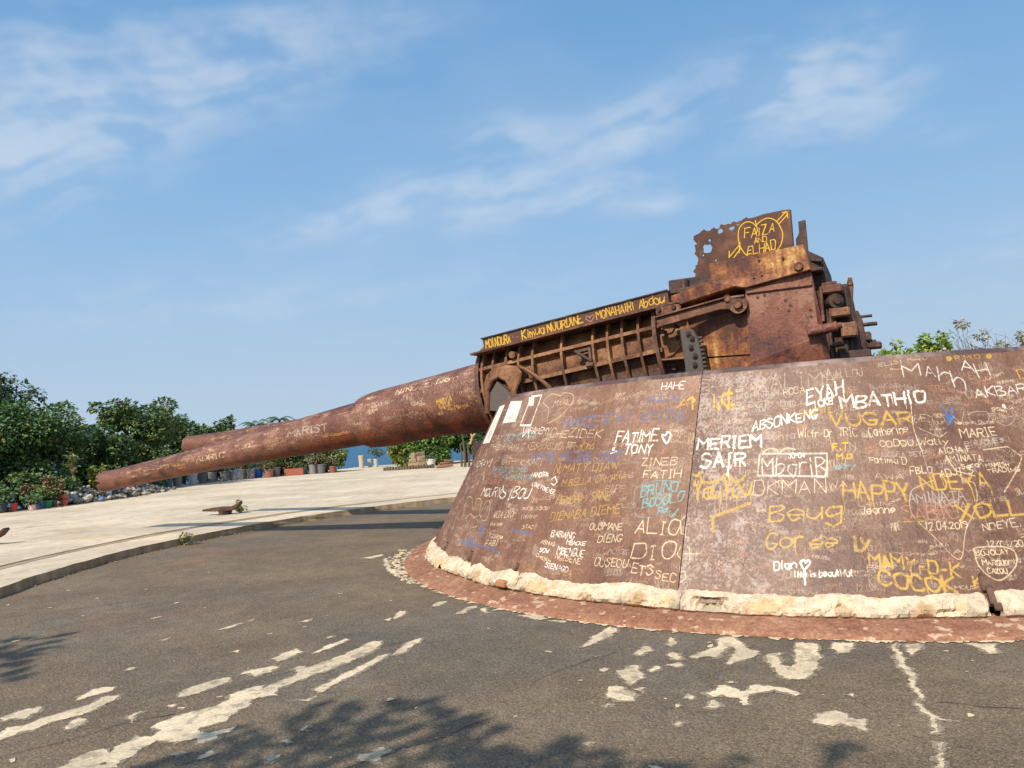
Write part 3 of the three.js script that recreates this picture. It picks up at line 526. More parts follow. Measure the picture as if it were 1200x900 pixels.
{
  const flat = (line, y, s = 9) => { const g = new THREE.ShapeGeometry(new THREE.Shape(line.map(([x, z]) => new THREE.Vector2(x, -z)))); g.rotateX(-Math.PI / 2); g.translate(0, y, 0); const p = g.attributes.position, u = new Float32Array(p.count * 2); for (let i = 0; i < p.count; i++) { u[i * 2] = p.getX(i) / s; u[i * 2 + 1] = p.getZ(i) / s; } g.setAttribute('uv', new THREE.BufferAttribute(u, 2)); return g; };
  const wall = (line, y0, y1, crumble, s = 9) => { const pos = [], idx = [], uv = []; let d = 0, rows = 4; line.forEach(([x, z], i) => { if (i) d += Math.hypot(x - line[i - 1][0], z - line[i - 1][1]); for (let k = 0; k <= rows; k++) { const t = k / rows, o = crumble * ((fbm(d * 6, t * 3, 3, 21) - 0.5) + (1 - t) * 0.4); const dx = CX - x, dz = CZ - z, l = Math.hypot(dx, dz); pos.push(x + (dx / l) * o * (k < rows ? 1 : 0), mix(y0, y1, t), z + (dz / l) * o * (k < rows ? 1 : 0)); uv.push(d / s, t * 0.02 + 0.3); } }); const n = rows + 1; for (let i = 0; i < line.length - 1; i++) for (let k = 0; k < rows; k++) { const a = i * n + k; idx.push(a, a + 1, a + n, a + 1, a + n + 1, a + n); } return geom(pos, idx, uv); };
  const outer = [...EDGE].slice(6), last = kerbLine[kerbLine.length - 1];
  const terraceOutline = [...jointLine, [30, -20], [40, -16], ...EDGE.slice(0, 16).reverse()];
  const terrace = structure('concrete_terrace', join(flat(terraceOutline, 0.142), wall(jointLine, 0.125, 0.142, 0.01)), concreteMat, 'broad pale concrete terrace beyond the kerb');
  part('kerb_edge', flat([...kerbLine, ...jointLine.slice().reverse()], 0.122), concreteMat, terrace);
  { const L = [], Q = []; for (let a = 168; a <= 300; a += 0.5) { const n = fbm(a * 0.8, 5, 4, 61), m = fbm(a * 0.9, 9, 4, 62); L.push(polar(KR + 1.1 - 0.16 * n - 0.05, a)); Q.unshift(polar(KR + 1.08 + 0.06 * m, a)); } part('joint_sand', flat([...L, ...Q], 0.127), std({ map: concreteTex, color: new THREE.Color(0.62, 0.55, 0.46), roughness: 1 }), terrace); }
  const kerbTex = dataTex(512, 256, (u, v) => { const k = fbm(u * 60, v * 3, 4, 131, 60), q = fbm(u * 220, v * 12, 2, 132, 220); return ramp([[122, 100, 76], [156, 130, 100], [184, 158, 124], [206, 184, 150]], k * 0.7 + q * 0.3); });
  part('kerb_face', wall(kerbLine, 0.0, 0.122, 0.035), std({ map: kerbTex, roughness: 1, bumpMap: rustBump, bumpScale: 0.006 }), terrace);
  // earth lying along the foot of the kerb
  const rnd = rng(77), crumbs = []; for (let i = 0; i < 190; i++) { const a = 172 + rnd() * 40, p = polar(KR - 0.03 - 0.16 * rnd() * rnd(), a), r = 0.005 + 0.02 * rnd() * rnd(); const g = new THREE.IcosahedronGeometry(r, 0); g.scale(1, 0.6, 1); g.rotateY(rnd() * 6); g.translate(p[0], r * 0.4, p[1]); crumbs.push(g); }
  part('kerb_crumbs', mergeGeometries(crumbs), std({ color: new THREE.Color(0.26, 0.2, 0.13), roughness: 1 }), terrace).userData.kind = 'stuff';
  // cracks in the slab
  const dark = std({ color: new THREE.Color(0.27, 0.2, 0.13), roughness: 1 });
  for (const line of [[[-13, -17.3], [-10.6, -18.6], [-9, -19.4], [-7.4, -20.8]], [[-12.6, -16.2], [-11.6, -17.3], [-10.9, -18.5]], [[-8.5, -27], [-6.5, -26.5], [-4, -27.4]], [[-7, -31], [-5, -30.4], [-3, -31]], [[-10.4, -33], [-7.6, -34], [-5.4, -33.4]], [[-3, -24.5], [-1.5, -24.2], [0, -24.8]], [[-13.5, -29.6], [-11, -30.4], [-9, -30]]]) {
    const c = new THREE.CatmullRomCurve3(line.map(([x, z]) => V3(x, 0, z))), L = [], Q = []; for (let k = 0; k <= 40; k++) { const p = c.getPoint(k / 40), t = c.getTangent(k / 40), w = 0.012 * (0.3 + 1.5 * noise(k * 0.7, line[0][0], 2)), o = (fbm(k * 0.3, line[0][1], 3, 6) - 0.5) * 0.35; L.push([p.x - t.z * (w + o), p.z + t.x * (w + o)]); Q.unshift([p.x - t.z * (o - w), p.z + t.x * (o - w)]); }
    part('crack', flat([...L, ...Q], 0.146), dark, terrace);
  }
}

// ------------------------------------------------------------------ lettering: a single-stroke hand, drawn with a worn brush
const GLYPH = { A: '00 26 40|12 32', B: '00 06 36 45 34 03|23 42 41 30 00', C: '~45 36 16 04 02 10 30 41', D: '00 06|~06 36 44 42 30 00', E: '46 06 00 40|03 33', F: '46 06 00|03 33', G: '~45 36 16 04 02 10 30 42|42 22', H: '00 06|40 46|03 43', I: '10 30|20 26|16 36', J: '~36 32 20 01', K: '00 06|46 03 40', L: '06 00 40', M: '00 06 23 46 40', N: '00 06 40 46', O: '~26 05 02 10 30 42 45 26', P: '00 06|~06 36 45 33 03', Q: '~26 05 02 10 30 42 45 26|31 50', R: '00 06|~06 36 45 33 03|23 40', S: '~45 26 05 14 33 42 20 01', T: '06 46|26 20', U: '~06 02 10 30 42 46', V: '06 20 46', W: '06 10 24 30 46', X: '00 46|06 40', Y: '06 23 46|23 20', Z: '06 46 00 40',
  a: '~44 14 02 11 30 43|44 40', b: '06 00|~03 24 43 31 10 00', c: '~44 14 02 10 40', d: '46 40|~44 14 02 10 41', e: '02 42|~42 43 24 03 02 10 31', f: '~46 25 20|03 43', g: '~44 14 02 11 42|44 4a 2b 0a', h: '06 00|~02 24 43 40', i: '20 24|26 25', j: '24 2a 0b', k: '06 00|34 02 40', l: '~16 11 30', m: '00 04|~03 14 22|22 20|~22 34 42 40', n: '00 04|~02 24 43 40', o: '~24 03 01 20 41 43 24', p: '0b 04|~04 34 42 20 01', q: '44 4b|~44 14 02 11 42', r: '00 04|~02 14 34', s: '~44 14 03 32 41 20 00', t: '26 21 30|04 44', u: '~04 01 20 42|44 40', v: '04 20 44', w: '04 10 23 30 44', x: '00 44|04 40', y: '04 21|44 0b', z: '04 44 00 40', 'é': '02 42|~42 43 24 03 02 10 31|35 46',
  0: '~26 05 01 20 41 45 26', 1: '15 26 20', 2: '~05 26 45 33 00|00 40', 3: '~05 26 44 23 42 20 01', 4: '30 36 02 42', 5: '46 06 04 34 42 20 00', 6: '~46 15 02 20 41 33 03', 7: '06 46 10', 8: '~23 05 26 45 23 01 20 42 23', 9: '~43 14 05 26 45 42 20', '.': '20 21', '-': '13 33', '/': '00 46', '&': '~41 14 26 24 01 10 42', ',': '21 1a' };
const WIDE = { I: 0.55, i: 0.4, l: 0.5, '.': 0.45, M: 1.2, W: 1.2, m: 1.15, w: 1.1, ' ': 0.55, 1: 0.6, j: 0.6, t: 0.8, f: 0.8, ',': 0.4 };
const PAINT = [[238, 232, 216], [218, 196, 158], [192, 153, 60], [216, 168, 44], [88, 104, 152], [118, 168, 170], [172, 158, 144], [186, 122, 88], [44, 108, 184], [206, 200, 186]];
const OPAQUE = [1, 0.85, 0.85, 0.95, 0.62, 0.8, 0.72, 0.66, 0.95, 0.85];
function curve(ctx, pts, smoothed) {
  ctx.beginPath(); ctx.moveTo(...pts[0]);
  if (!smoothed || pts.length < 3) { for (const p of pts.slice(1)) ctx.lineTo(...p); } else {
    for (let i = 0; i < pts.length - 1; i++) { const a = pts[Math.max(0, i - 1)], b = pts[i], c = pts[i + 1], d = pts[Math.min(pts.length - 1, i + 2)]; ctx.bezierCurveTo(b[0] + (c[0] - a[0]) / 6, b[1] + (c[1] - a[1]) / 6, c[0] - (d[0] - b[0]) / 6, c[1] - (d[1] - b[1]) / 6, c[0], c[1]); }
  }
  ctx.stroke();
}
// writes text from (x0,y0) to (x1,y1) along its foot, letters h tall, brush w wide (pixels)
function hand(ctx, text, x0, y0, x1, y1, h, w, color, alpha, rnd, drip = 0, wild = 1) {
  const chars = [...text], adv = chars.map((c) => (WIDE[c] ?? 0.95) + 0.28), total = adv.reduce((a, b) => a + b) - 0.28; let at = 0;
  ctx.lineCap = ctx.lineJoin = 'round'; ctx.strokeStyle = ctx.fillStyle = `rgba(${color.join(',')},${alpha})`;
  chars.forEach((c, i) => {
    const g = GLYPH[c], ww = (WIDE[c] ?? 0.95) / total, k = 0.84 + 0.3 * rnd(), dy = (rnd() - 0.5) * h * 0.16, lean = (rnd() - 0.3) * 0.2 * h;
    if (g) for (const s of g.split('|')) {
      const sm = s[0] === '~', pts = s.replace('~', '').split(' ').map((q) => { const gx = +q[0] / 4 + (rnd() - 0.5) * 0.1, gy = (q[1] === 'a' ? -1.2 : q[1] === 'b' ? -2.2 : +q[1]) / 6, u = at + gx * ww, X = mix(x0, x1, u) + gy * lean + (rnd() - 0.5) * h * 0.05, Y = mix(y0, y1, u) - gy * h * k + dy + (rnd() - 0.5) * h * 0.05; return [X, Y]; });
      // the brush leaves a few overlapping bristle tracks, uneven along the stroke
      const tracks = w > 2.6 ? 4 : 1; for (let k = 0; k < tracks; k++) { const o = tracks > 1 ? w * 0.34 : 0, q = pts.map(([X, Y]) => [X + (rnd() - 0.5) * o * 2, Y + (rnd() - 0.5) * o * 2]); ctx.globalAlpha = tracks > 1 ? 0.5 + 0.5 * rnd() : 1; ctx.lineWidth = tracks > 1 ? w * (0.34 + 0.38 * rnd()) : w * (0.7 + 0.5 * rnd()); curve(ctx, q, sm); } ctx.globalAlpha = 1;
      if (drip && rnd() < drip) { const p = pts[Math.floor(rnd() * pts.length)]; ctx.lineWidth = w * 0.35; curve(ctx, [p, [p[0] + (rnd() - 0.5) * 3, p[1] + h * (0.3 + 0.6 * rnd())]], false); }
    }
    at += adv[i] / total;
  });
}
// ------------------------------------------------------------------ armoured turret
const FACE = [[5.337, 0.15], [4.302, 2.055]];                       // outer face, foot and head (radius, height)
const yTop = 2.055, yFoot = 0.15;
function plateTexture(aL, aR, W, H, writing, strokes, seed, pale, tone = 1) {
  const cv = document.createElement('canvas'); cv.width = W; cv.height = H; const ctx = cv.getContext('2d'), rnd = rng(seed);
  const px = (a) => (aL - a) / (aL - aR) * W, py = (y) => (yTop - y) / (yTop - yFoot) * H, S = H / 2.17;
  // old faint scratchings under the newer paint
  const words = ['MODOU', 'AWA', 'LAMINE', 'Ndeye', 'KINE', 'Ali', 'SAMBA', 'OMAR', 'Fatou', 'BABA', 'PAPE', 'Lena', '2016', '12.08.17', 'Rama', 'MOUSSA', 'Anna', 'JULES', 'Coumba', 'DIALLO'];
  for (let i = 0; i < 720; i++) { const x = rnd() * W, y = H * (0.06 + rnd() * 0.9), l = 22 + rnd() * 80, t = words[Math.floor(rnd() * words.length)], h = 8 + rnd() * rnd() * 26; hand(ctx, t, x, y, x + l, y + (rnd() - 0.5) * 18, h, 1 + rnd() * 0.9, PAINT[[1, 6, 7, 1, 6][i % 5]], 0.34 + 0.46 * rnd(), rnd); }
  for (let i = 0; i < 60; i++) { const x = rnd() * W, y = rnd() * H * 0.9, n = 3 + Math.floor(rnd() * 4), pts = []; let a = rnd() * 6; for (let k = 0, X = x, Y = y; k < n; k++) { pts.push([X, Y]); a += rnd() - 0.5; X += Math.cos(a) * 24; Y += Math.abs(Math.sin(a)) * 26; } ctx.strokeStyle = `rgba(${PAINT[[1, 6, 7][i % 3]].join(',')},${0.15 + 0.25 * rnd()})`; ctx.lineWidth = 0.8 + rnd(); curve(ctx, pts, true); }
  for (let i = 0; i < 26; i++) { const x = rnd() * W, y = rnd() * H * 0.6, l = 40 + rnd() * 240; ctx.strokeStyle = `rgba(205,190,175,${0.1 + 0.2 * rnd()})`; ctx.lineWidth = 1 + rnd() * 2.5; curve(ctx, [[x, y], [x + 3 - rnd() * 6, y + l * 0.5], [x + 6 - rnd() * 12, y + l]], true); }
  for (const [c, w, fill, ...p] of strokes) {
    const pts = []; for (let i = 0; i < p.length; i += 2) pts.push([px(p[i]) + (rnd() - 0.5) * 2, py(p[i + 1]) + (rnd() - 0.5) * 2]);
    ctx.lineCap = ctx.lineJoin = 'round'; ctx.strokeStyle = ctx.fillStyle = `rgba(${PAINT[c].join(',')},${OPAQUE[c] * 0.95})`;
    if (fill) { ctx.beginPath(); pts.forEach((q, i) => (i ? ctx.lineTo(...q) : ctx.moveTo(...q))); ctx.closePath(); ctx.fill(); ctx.lineWidth = 3; ctx.stroke(); } else { ctx.lineWidth = Math.max(1.6, w * S / 1000 * 1.05); curve(ctx, pts, pts.length > 5); }
  }
  for (const [t, a0, h0, a1, h1, hh, c, w] of writing) hand(ctx, t, px(a0), py(h0), px(a1), py(h1), hh * S * 1.14 * 0.96, Math.max(1.6, w * S / 1000 * 0.86), PAINT[c], OPAQUE[c], rnd, w > 20 ? 0.45 : 0);
  const ink = ctx.getImageData(0, 0, W, H).data, d = new Uint8Array(W * H * 4), cs = [[90, 58, 43], [110, 74, 56], [124, 88, 67], [137, 101, 79], [154, 122, 100]].map((q) => q.map((v) => v * tone));
  for (let y = 0; y < H; y++) for (let x = 0; x < W; x++) {
    const mx = x / S, my = y / S, big = fbm(mx * 1.1, my * 1.1, 4, seed), mid = fbm(mx * 6, my * 6, 4, seed + 9), fine = noise(mx * 110, my * 110, seed + 12), grit = noise(mx * 52, my * 52, seed + 14), run = fbm(mx * 16, my * 1.2, 3, seed + 20);
    let c = ramp(cs, 0.5 + (big - 0.5) * 1.0 + (mid - 0.5) * 0.5 + (fine - 0.5) * 0.26 + (grit - 0.5) * 0.22 + (run - 0.5) * 0.3);
    // specks of worn pale grey paint, and a grey sheen painted in towards the seam
    const reach = pale(x / W, y / H), coatSheen = smooth(0.64 - 0.22 * reach, 0.86 - 0.14 * reach, mid * 0.26 + grit * 0.3 + fine * 0.26 + fbm(mx * 9, my * 9, 3, seed + 31) * 0.3) * (0.1 + 0.55 * reach) + 0.16 * reach;
    c = [mix(c[0], 186, coatSheen), mix(c[1], 172, coatSheen), mix(c[2], 166, coatSheen)];
    const o = (y * W + x) * 4, al = ink[o + 3] / 255;
    if (al > 0) { const wear = smooth(0.28, 0.52, fine * 0.26 + grit * 0.3 + mid * 0.5), k = al * mix(0.45, 1, wear); for (let q = 0; q < 3; q++) c[q] = mix(c[q], ink[o + q], k); }
    const e = ((H - 1 - y) * W + x) * 4; d[e] = c[0]; d[e + 1] = c[1]; d[e + 2] = c[2]; d[e + 3] = 255;
  }
  const t = new THREE.DataTexture(d, W, H); t.colorSpace = THREE.SRGBColorSpace; t.magFilter = THREE.LinearFilter; t.minFilter = THREE.LinearMipmapLinearFilter; t.generateMipmaps = true; t.needsUpdate = true; return t;
}
// a ring-shaped piece: profile of [radius, height] swept between two angles, its ends closed
function sweep(prof, a0, a1, n, uvS = 1, bend) {
  const pos = [], uv = [], idx = [], m = prof.length;
  for (let i = 0; i <= n; i++) { const a = mix(a0, a1, i / n); let l = 0; prof.forEach(([r, y], k) => { if (k) l += Math.hypot(r - prof[k - 1][0], y - prof[k - 1][1]); const [dr, dy] = bend ? bend(a, k, i, r, y) : [0, 0]; pos.push((r + dr) * Math.cos(a * R), y + dy, (r + dr) * Math.sin(a * R)); uv.push(a * R * 5 * uvS, l * uvS); }); }
  for (let i = 0; i < n; i++) for (let k = 0; k < m - 1; k++) { const a = i * m + k; idx.push(a, a + 1, a + m, a + 1, a + m + 1, a + m); }
  return geom(pos, idx, uv);
}
const faceted = (g) => toCreasedNormals(g, 0.55);
const turret = thing('gun_turret', 'low conical rusty armoured gun turret covered in painted names', 'gun turret', [CX, 0, CZ]);
{
  const AL = 183.5, AS = 122.6, AR = 61.7;
  const wa = plateTexture(AL, AS, 2048, 744, WRITING_A, STROKES_A, 201, (u, v) => 0.02 + 0.2 * smooth(0.55, 1, u) * smooth(0.9, 0.4, v));
  const wb = plateTexture(AS, AR, 2048, 744, WRITING_B, STROKES_B, 301, (u, v) => 0.0 + 0.75 * smooth(0.32, 0.02, u + (fbm(u * 9, v * 4, 3, 5) - 0.5) * 0.22) + 0.1 * fbm(u * 5, v * 3, 2, 8), 0.92);
  const bump = rustBump.clone(); bump.repeat.set(3, 1.1); bump.needsUpdate = true;
  const mats = [std({ map: wa, bumpMap: bump, bumpScale: 0.004, roughness: 0.6 }), std({ map: wb, bumpMap: bump, bumpScale: 0.004, roughness: 0.55 }), rustMat(tRed, 0.65, 0.004, 0.5)];
  const face = (a0, a1, n) => { const pos = [], uv = [], idx = [], rows = 6; for (let i = 0; i <= n; i++) for (let k = 0; k <= rows; k++) { const a = mix(a0, a1, i / n), t = k / rows, r = mix(FACE[0][0], FACE[1][0], t), y = mix(yFoot, yTop, t), dent = (fbm(a * 0.12, t * 1.5, 2, 55) - 0.5) * 0.02 * Math.sin(Math.PI * t); pos.push((r + dent) * Math.cos(a * R), y, (r + dent) * Math.sin(a * R)); uv.push(i / n, t); } const m = rows + 1; for (let i = 0; i < n; i++) for (let k = 0; k < rows; k++) { const a = i * m + k; idx.push(a, a + 1, a + m, a + 1, a + m + 1, a + m); } return geom(pos, idx, uv); };
  const spans = [[AL, AS], [AS, AR], [AR, 1], [1, -59], [-59, -99], [-99, -139]];
  spans.forEach(([a0, a1], i) => {
    const g0 = a0 - (i ? 0.045 : 0), g1 = a1 + 0.045;
    const plate = part('armour_plate', face(g0, g1, 70), mats[Math.min(i, 2)], turret);
    if (i < 2) plate.userData.label = i ? 'armour plate right of the seam with worn grey paint, painted sheen and yellow names' : 'armour plate by the gun barrel with white bars and coloured names';
    part('plate_rim', toCreasedNormals(sweep([[4.302, 2.055], [4.262, 2.096], [4.235, 2.101], [4.16, 2.098], [4.15, 2.05], [5.19, 0.15]], g0, g1, 70, 0.5, (a, k) => (k === 1 || k === 2 ? [0, (noise(a * 1.3, k, 3) - 0.5) * 0.006] : [0, 0])), 0.4), M.rim, plate);
    for (const e of [g0, g1]) { const q = [[5.337, 0.15], [4.302, 2.055], [4.245, 2.099], [4.16, 2.098], [5.19, 0.15]], c = Math.cos(e * R), s = Math.sin(e * R); part('plate_end', geom(q.flatMap(([r, y]) => [r * c, y, r * s]), [0, 1, 4, 1, 3, 4, 1, 2, 3], q.flatMap(([r, y]) => [r, y])), M.dark, plate); }
  });
  part('front_sill', sweep([[5.337, 0.15], [4.9, 0.95], [4.78, 0.95], [5.2, 0.15]], 221, 183.5, 30, 0.5), M.dark, turret);
  const deck = new THREE.CylinderGeometry(4.9, 4.9, 0.06, 64); deck.translate(0, 0.7, 0); part('gun_deck', deck, M.dark, turret);
  // rusted anchor lugs at the foot of the plates
  for (const [a, y, s] of [[176, 0.36, 1], [173, 0.3, 0.8], [163, 0.32, 0.9], [153, 0.32, 0.9], [142.6, 0.3, 0.7], [98.2, 0.32, 1.1]]) {
    const r = 5.337 - (y - 0.15) * 0.543, h = 0.05 * s, w = 0.028 * s;
    const g = join(hull([[-w, -h * 1.6, 0.0], [w, -h * 1.5, 0], [-w * 0.7, -h * 1.5, 0.05], [w * 0.8, -h * 1.4, 0.045], [-w, h, -0.03], [w, h * 0.8, -0.03], [-w * 0.5, h * 0.6, 0.012], [w * 0.7, h * 0.7, 0.01]]), bx(-w * 0.5, w * 0.2, -h * 0.2, h * 0.9, 0, 0.03, 0.005));
    g.rotateX(-0.42); g.rotateY(Math.PI / 2 - a * R); g.translate(r * Math.cos(a * R), y, r * Math.sin(a * R)); part('anchor_lug', g, M.dark, turret);
  }
}
// concrete collar bedding the armour, broken into lengths
const collar = thing('concrete_collar', 'broken cream concrete collar bedding the foot of the turret', 'concrete collar', [CX, 0, CZ]);
{
  const t = dataTex(1024, 512, (u, v) => { const b = fbm(u * 12, v * 12, 4, 141, 12), m = fbm(u * 60, v * 60, 3, 142, 60), f = noise(u * 300, v * 300, 143, 300), o = smooth(0.54, 0.74, fbm(u * 16 + 3, v * 16, 4, 145, 16)); const g = smooth(0.6, 0.74, fbm(u * 34 + 9, v * 34, 4, 147, 34)) * 16, k = 190 - g + (b - 0.5) * 64 + (m - 0.5) * 46 + (f - 0.5) * 18; return [k * 1.06, k * mix(0.965, 0.88, o), k * mix(0.82, 0.66, o)]; });
  const mat = std({ map: rep(t, 0.5), bumpMap: rep(rustBump, 0.9), bumpScale: 0.012, roughness: 0.96 });
  const prof = [[5.2, 0.22], [5.235, 0.262], [5.275, 0.252], [5.315, 0.234], [5.352, 0.21], [5.387, 0.184], [5.412, 0.158], [5.425, 0.132], [5.422, 0.106], [5.38, 0.08]];
  const holes = [[119.6, 1.7, 4, 8, 0.12], [109.2, 0.5, 5, 7, 0.06], [141.4, 0.8, 4, 8, 0.05], [166, 0.5, 4, 7, 0.05], [158, 0.4, 5, 7, 0.05], [101.5, 0.9, 6, 8, 0.05]];
  const cuts = [183.5, 171.5, 160.3, 152, 141.8, 122.2, 98.35, 97.75, 70, 40, 10, -20, -50, -80, -110, -139];
  for (let i = 0; i < cuts.length - 1; i++) {
    if (cuts[i] === 98.35) continue;
    const a0 = cuts[i] - 0.035, a1 = cuts[i + 1] + 0.035, lift = (hash(i, 3, 9) - 0.5) * 0.012, push = (hash(i, 5, 9) - 0.5) * 0.03;
    part('collar_length', faceted(sweep(prof, a0, a1, Math.ceil((a0 - a1) / 0.2), 1, (a, k) => {
      const e = Math.min(a0 - a, a - a1), chip = smooth(0.5, 0, e + 0.3 * noise(k * 2.2, a * 9, 7)) * 0.035;
      const n = (fbm(a * 0.35, k * 0.35, 3, 151) - 0.5) * 0.045 + (fbm(a * 2.6, k * 0.9, 4, 152) - 0.5) * 0.03, tn = (fbm(a * 0.3, 3, 3, 153) - 0.5) * 0.045 + (fbm(a * 3.3, k * 0.5, 3, 154) - 0.5) * 0.014;
      let cut = 0; for (const [ha, hw, k0, k1, dp] of holes) { const q = Math.abs(a - ha) / hw; if (q < 1 && k > k0 && k < k1) cut += dp * (1 - q * q) * (0.6 + 0.6 * noise(a * 7, k, 2)); }
      const free = k > 1 ? 1 : 0.2, f1 = fbm(a * 1.7, k * 0.45, 2, 156), flake = k > 4 ? (Math.round(f1 * 7) / 7 - 0.5) * 0.022 : 0, spall = k > 4 && k < 9 ? 0.016 * smooth(0.6, 0.64, fbm(a * 3.1 + 7, k * 0.7, 3, 157)) : 0; return [(n * free + push * free - cut - chip * free + flake - spall), (k < 6 ? tn * (k < 2 ? 0.6 : 1) : (k > 6 ? tn * 0.5 : 0)) + lift - chip * 0.4];
    })), mat, collar);
  }
  part('rust_strap', (() => { const g = join(bx(-0.025, 0.02, -0.09, 0.05, 0, 0.02, 0.005), bx(-0.012, 0.04, -0.14, -0.085, 0.01, 0.035, 0.005)); g.rotateX(-0.5); g.rotateY(Math.PI / 2 - 98.05 * R); g.translate(5.33 * Math.cos(98.05 * R), 0.25, 5.33 * Math.sin(98.05 * R)); return g; })(), M.dark, collar);
  part('brick_fragment', (() => { const g = bx(-0.07, 0.07, -0.035, 0.03, -0.04, 0.035, 0.012); g.rotateY(Math.PI / 2 - 143.2 * R); g.translate(5.425 * Math.cos(143.2 * R), 0.15, 5.425 * Math.sin(143.2 * R)); return g; })(), std({ color: new THREE.Color(0.44, 0.2, 0.1), roughness: 1 }), collar);
}
// red painted ring round the collar
const redRing = thing('painted_ring', 'flat red oxide painted ring round the cream collar', 'painted ring', [CX, 0, CZ]);
{
  const t = dataTex(1024, 512, (u, v) => { const b = fbm(u * 14, v * 14, 4, 161, 14), m = fbm(u * 60, v * 60, 3, 162, 60), s = fbm(u * 110, v * 110, 2, 164, 110), chip = smooth(0.69, 0.74, fbm(u * 44, v * 44, 4, 163, 44)); const c = ramp([[110, 68, 50], [140, 93, 69], [160, 115, 87], [184, 146, 116]], b * 0.5 + m * 0.42 + s * 0.3 + (noise(u * 320, v * 320, 166, 320) - 0.5) * 0.5 - 0.1); return [mix(c[0], 205, chip * 0.8), mix(c[1], 178, chip * 0.8), mix(c[2], 148, chip * 0.8)]; });
  part('ring_face', sweep([[5.3, 0.088], [5.45, 0.082], [5.58, 0.064], [5.68, 0.04], [5.705, 0.026], [5.712, 0.002]], 221, -139, 760, 0.5, (a, k) => [(fbm(a * 1.4, k, 3, 171) - 0.5) * (k > 2 ? 0.03 : 0), (fbm(a * 2, k * 1.5, 3, 172) - 0.5) * 0.012]), std({ map: rep(t, 0.6), bumpMap: rep(rustBump, 1), bumpScale: 0.006, roughness: 0.85 }), redRing);
  part('mortar_edge', sweep([[5.66, 0.0065], [5.7, 0.0065]], 221, -139, 2400, 0.6, (a, k) => [k ? Math.max(-0.03, (fbm(a * 2.2, 4, 5, 175) - 0.36) * 0.22) : 0, 0]), paleMat, redRing);
  // loose crust lifted along the ring where the barrel passes over
  const rnd = rng(5), crust = []; for (let i = 0; i < 90; i++) { const a = 158 + rnd() * 28, r = 5.75 + 0.1 * rnd() + 0.14 * smooth(168, 182, a) * rnd(), s = 0.012 + 0.035 * rnd() * rnd(), g = new THREE.IcosahedronGeometry(s, 1), p = g.attributes.position; for (let k = 0; k < p.count; k++) { const f = 0.7 + 0.6 * noise(p.getX(k) * 60 + i, p.getZ(k) * 60 + p.getY(k) * 40, 4); p.setXYZ(k, p.getX(k) * f * 1.4, p.getY(k) * f * 0.5, p.getZ(k) * f); } g.rotateY(rnd() * 6); g.translate(r * Math.cos(a * R), s * 0.25, r * Math.sin(a * R)); g.computeVertexNormals(); crust.push(g); }
  part('loose_crust', mergeGeometries(crust), paleMat, redRing).userData.kind = 'stuff';
}

// ------------------------------------------------------------------ the two guns (x towards the breech, y up, z towards the near side)
const TURN = -25.5 * R;
// surface of revolution about a gun's sloping axis: profile of [distance towards the muzzle, radius]
function gunFrame(y0, slope, zc) { const cd = Math.cos(slope), sd = Math.sin(slope); return (s, r, al) => [-cd * s - sd * r * Math.sin(al), y0 - sd * s + cd * r * Math.sin(al), zc + r * Math.cos(al)]; }
function turned(fr, prof, a0 = -Math.PI, a1 = Math.PI, n = 64, uvf, jag) {
  const pos = [], uv = [], idx = [], m = prof.length;
  for (let i = 0; i <= n; i++) prof.forEach(([s, r], k) => { const al = mix(a0, a1, i / n), ss = jag ? s - jag(al, s, r) : s; pos.push(...fr(ss, r, al)); uv.push(...(uvf ? uvf(s, r, al) : [s, al * 0.5])); });
  for (let i = 0; i < n; i++) for (let k = 0; k < m - 1; k++) { const a = i * m + k; idx.push(a, a + m, a + 1, a + 1, a + m, a + m + 1); }
  return geom(pos, idx, uv);
}
